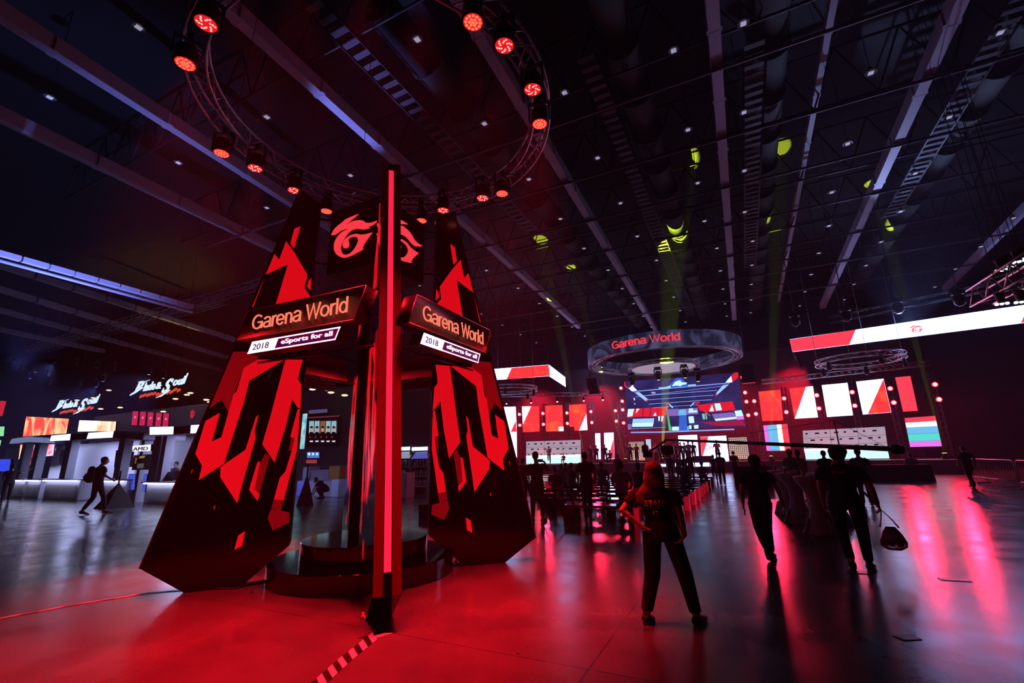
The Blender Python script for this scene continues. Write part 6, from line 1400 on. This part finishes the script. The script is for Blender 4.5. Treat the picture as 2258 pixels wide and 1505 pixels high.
bm = bmesh.new(); h1 = at(1455, 980, 21.2); h2 = at(1427, 998, 21.5); cam_ = at(1459, 990, 21.2); rod(bm, tip, h1, .05, 8); rod(bm, h1, h2, .04, 8); box(bm, at(1473, 992, 21.2), (.5, .35, .4), bev=.04); box(bm, at(1423, 990, 21.5), (.28, .3, .4), bev=.05); box(bm, at(1428, 1002, 21.5), (.4, .3, .22), .3); rod(bm, h1, at(1473, 992, 21.2), .04, 8)
for k in range(4): p = at(1450 + 7 * k, 985 + 3 * (k % 2), 21.2); rod(bm, p, p + Vector((.12, 0, -.5)), .025, 6)
obj('camera_head', bm, BLACK, g)
# crowd barriers
STEEL = mat('barrier_steel', (.35, .34, .36), .35, .8)
def barrier(a, b, label):
    g = empty('crowd_barrier', label, 'crowd barrier', a.lerp(b, .5), 0, 'crowd barriers'); up = Vector((0, 0, 1)); bm = bmesh.new()
    tube(bm, [(a + up * .25, .02), (a + up * .98, .02), (a.lerp(b, .04) + up * 1.05, .02), (b.lerp(a, .04) + up * 1.05, .02), (b + up * .98, .02), (b + up * .25, .02)], 8); rod(bm, a + up * .25, b + up * .25, .018); obj('frame', bm, STEEL, g)
    for k in range(1, 18): bm = bmesh.new(); p = a.lerp(b, k / 18); rod(bm, p + up * .25, p + up * 1.05, .008, 5); obj('upright_bar', bm, STEEL, g)
    n_ = (b - a).cross(up).normalized()
    for f_ in (.18, .82):
        p = a.lerp(b, f_); bm = bmesh.new(); rod(bm, p + n_ * .3 + up * .015, p - n_ * .3 + up * .015, .015); rod(bm, p + n_ * .28 + up * .02, p + up * .28, .013); rod(bm, p - n_ * .28 + up * .02, p + up * .28, .013); obj('foot', bm, STEEL, g)
a = flo(2152, 1062); b = flo(2253, 1077); c = flo(2330, 1090)
barrier(a, a.lerp(b, .98), 'steel crowd barrier nearest the walking figure at the right'); barrier(a.lerp(b, 1.02), b + (b - a) * .7, 'steel crowd barrier cut by the right picture edge')
# hazard tape on the floor
def tape(pts, w_, label, mats, step):
    bm = bmesh.new(); L = [flo(*p) for p in pts]; z = .004
    for i in range(len(L) - 1):
        A, B = L[i], L[i + 1]; d = (B - A); n = max(1, int(d.length / step)); t = d.normalized(); s_ = Vector((-t.y, t.x, 0)) * w_ / 2; sk = t * w_ * .6
        for k in range(n):
            p, q = A.lerp(B, k / n), A.lerp(B, (k + 1) / n); f = bm.faces.new([bm.verts.new(v + Vector((0, 0, z))) for v in (p - s_ - sk, q - s_ - sk, q + s_ + sk, p + s_ + sk)]); f.material_index = k % 2
    return tag(obj('hazard_tape', bm, mats, smooth='keep'), label, 'floor tape', 'hazard tapes on the floor')
TW = mat('tape_white', (.75, .72, .66), .5); TB = mat('tape_black', (.01, .01, .01), .4)
tape([(852, 1400), (806, 1402)], .10, 'short black and white hazard tape by the foot of the front fin', [TW, TB], .07)
tape([(826, 1402), (760, 1455), (690, 1518)], .12, 'black and white hazard tape running to the bottom of the picture', [TW, TB], .075)
tape([(-10, 1365), (180, 1330), (330, 1307), (470, 1296), (578, 1283)], .05, 'thin hazard tape over the cable at the lower left', [TW, mat('tape_red', (.3, .02, .02), .5)], .16)
# cables
def cable(pts, label, r=.01, m=CABLE):
    L = [flo(*p, .012) for p in pts]; bm = bmesh.new(); tube(bm, [(p, r) for p in L], 8); tag(obj('cable', bm, m), label, 'cable')
cable([(1040, 1243), (1015, 1243), (1003, 1246), (1000, 1240), (1005, 1235), (1010, 1243)], 'looped black cable between the plinth and the right fin')
cable([(405, 1298), (415, 1291), (450, 1297), (520, 1296), (585, 1278)], 'black cable lying between the left fin and the plinth')
cable([(806, 1352), (798, 1362), (803, 1345), (812, 1340), (800, 1350), (806, 1364), (815, 1358)], 'small coil of clear cable beside the front fin foot', .009, mat('clear_cable', (.6, .4, .4), .3))
# two wires falling down the middle of the tower
bm = bmesh.new(); P = TC + dB * .78; tube(bm, [(P + Vector((.02 * math.sin(k), .01, 4.5 - .42 * k)), .006) for k in range(10)], 6); tag(obj('cable', bm, mat('red_cable', (.5, .03, .02), .5)), 'thin red cable hanging down the middle of the tower', 'cable')
# drain lids and floor plate
for k, (x, y) in enumerate(((1890, 1262), (2000, 1405), (2105, 1278))):
    q = flo(x, y); bm = bmesh.new(); box(bm, (q.x, q.y, .003), ((.3, .16, .3)[k], .12, .006), (.2, .5, .1)[k]); tag(obj('floor_lid', bm, mat('floor_lid_steel', (.12, .11, .12), .35, .5)), ('flat floor lid behind the bag carrier', 'small floor lid near the lower right', 'flat floor lid at the right')[k], 'floor lid', 'floor lids')
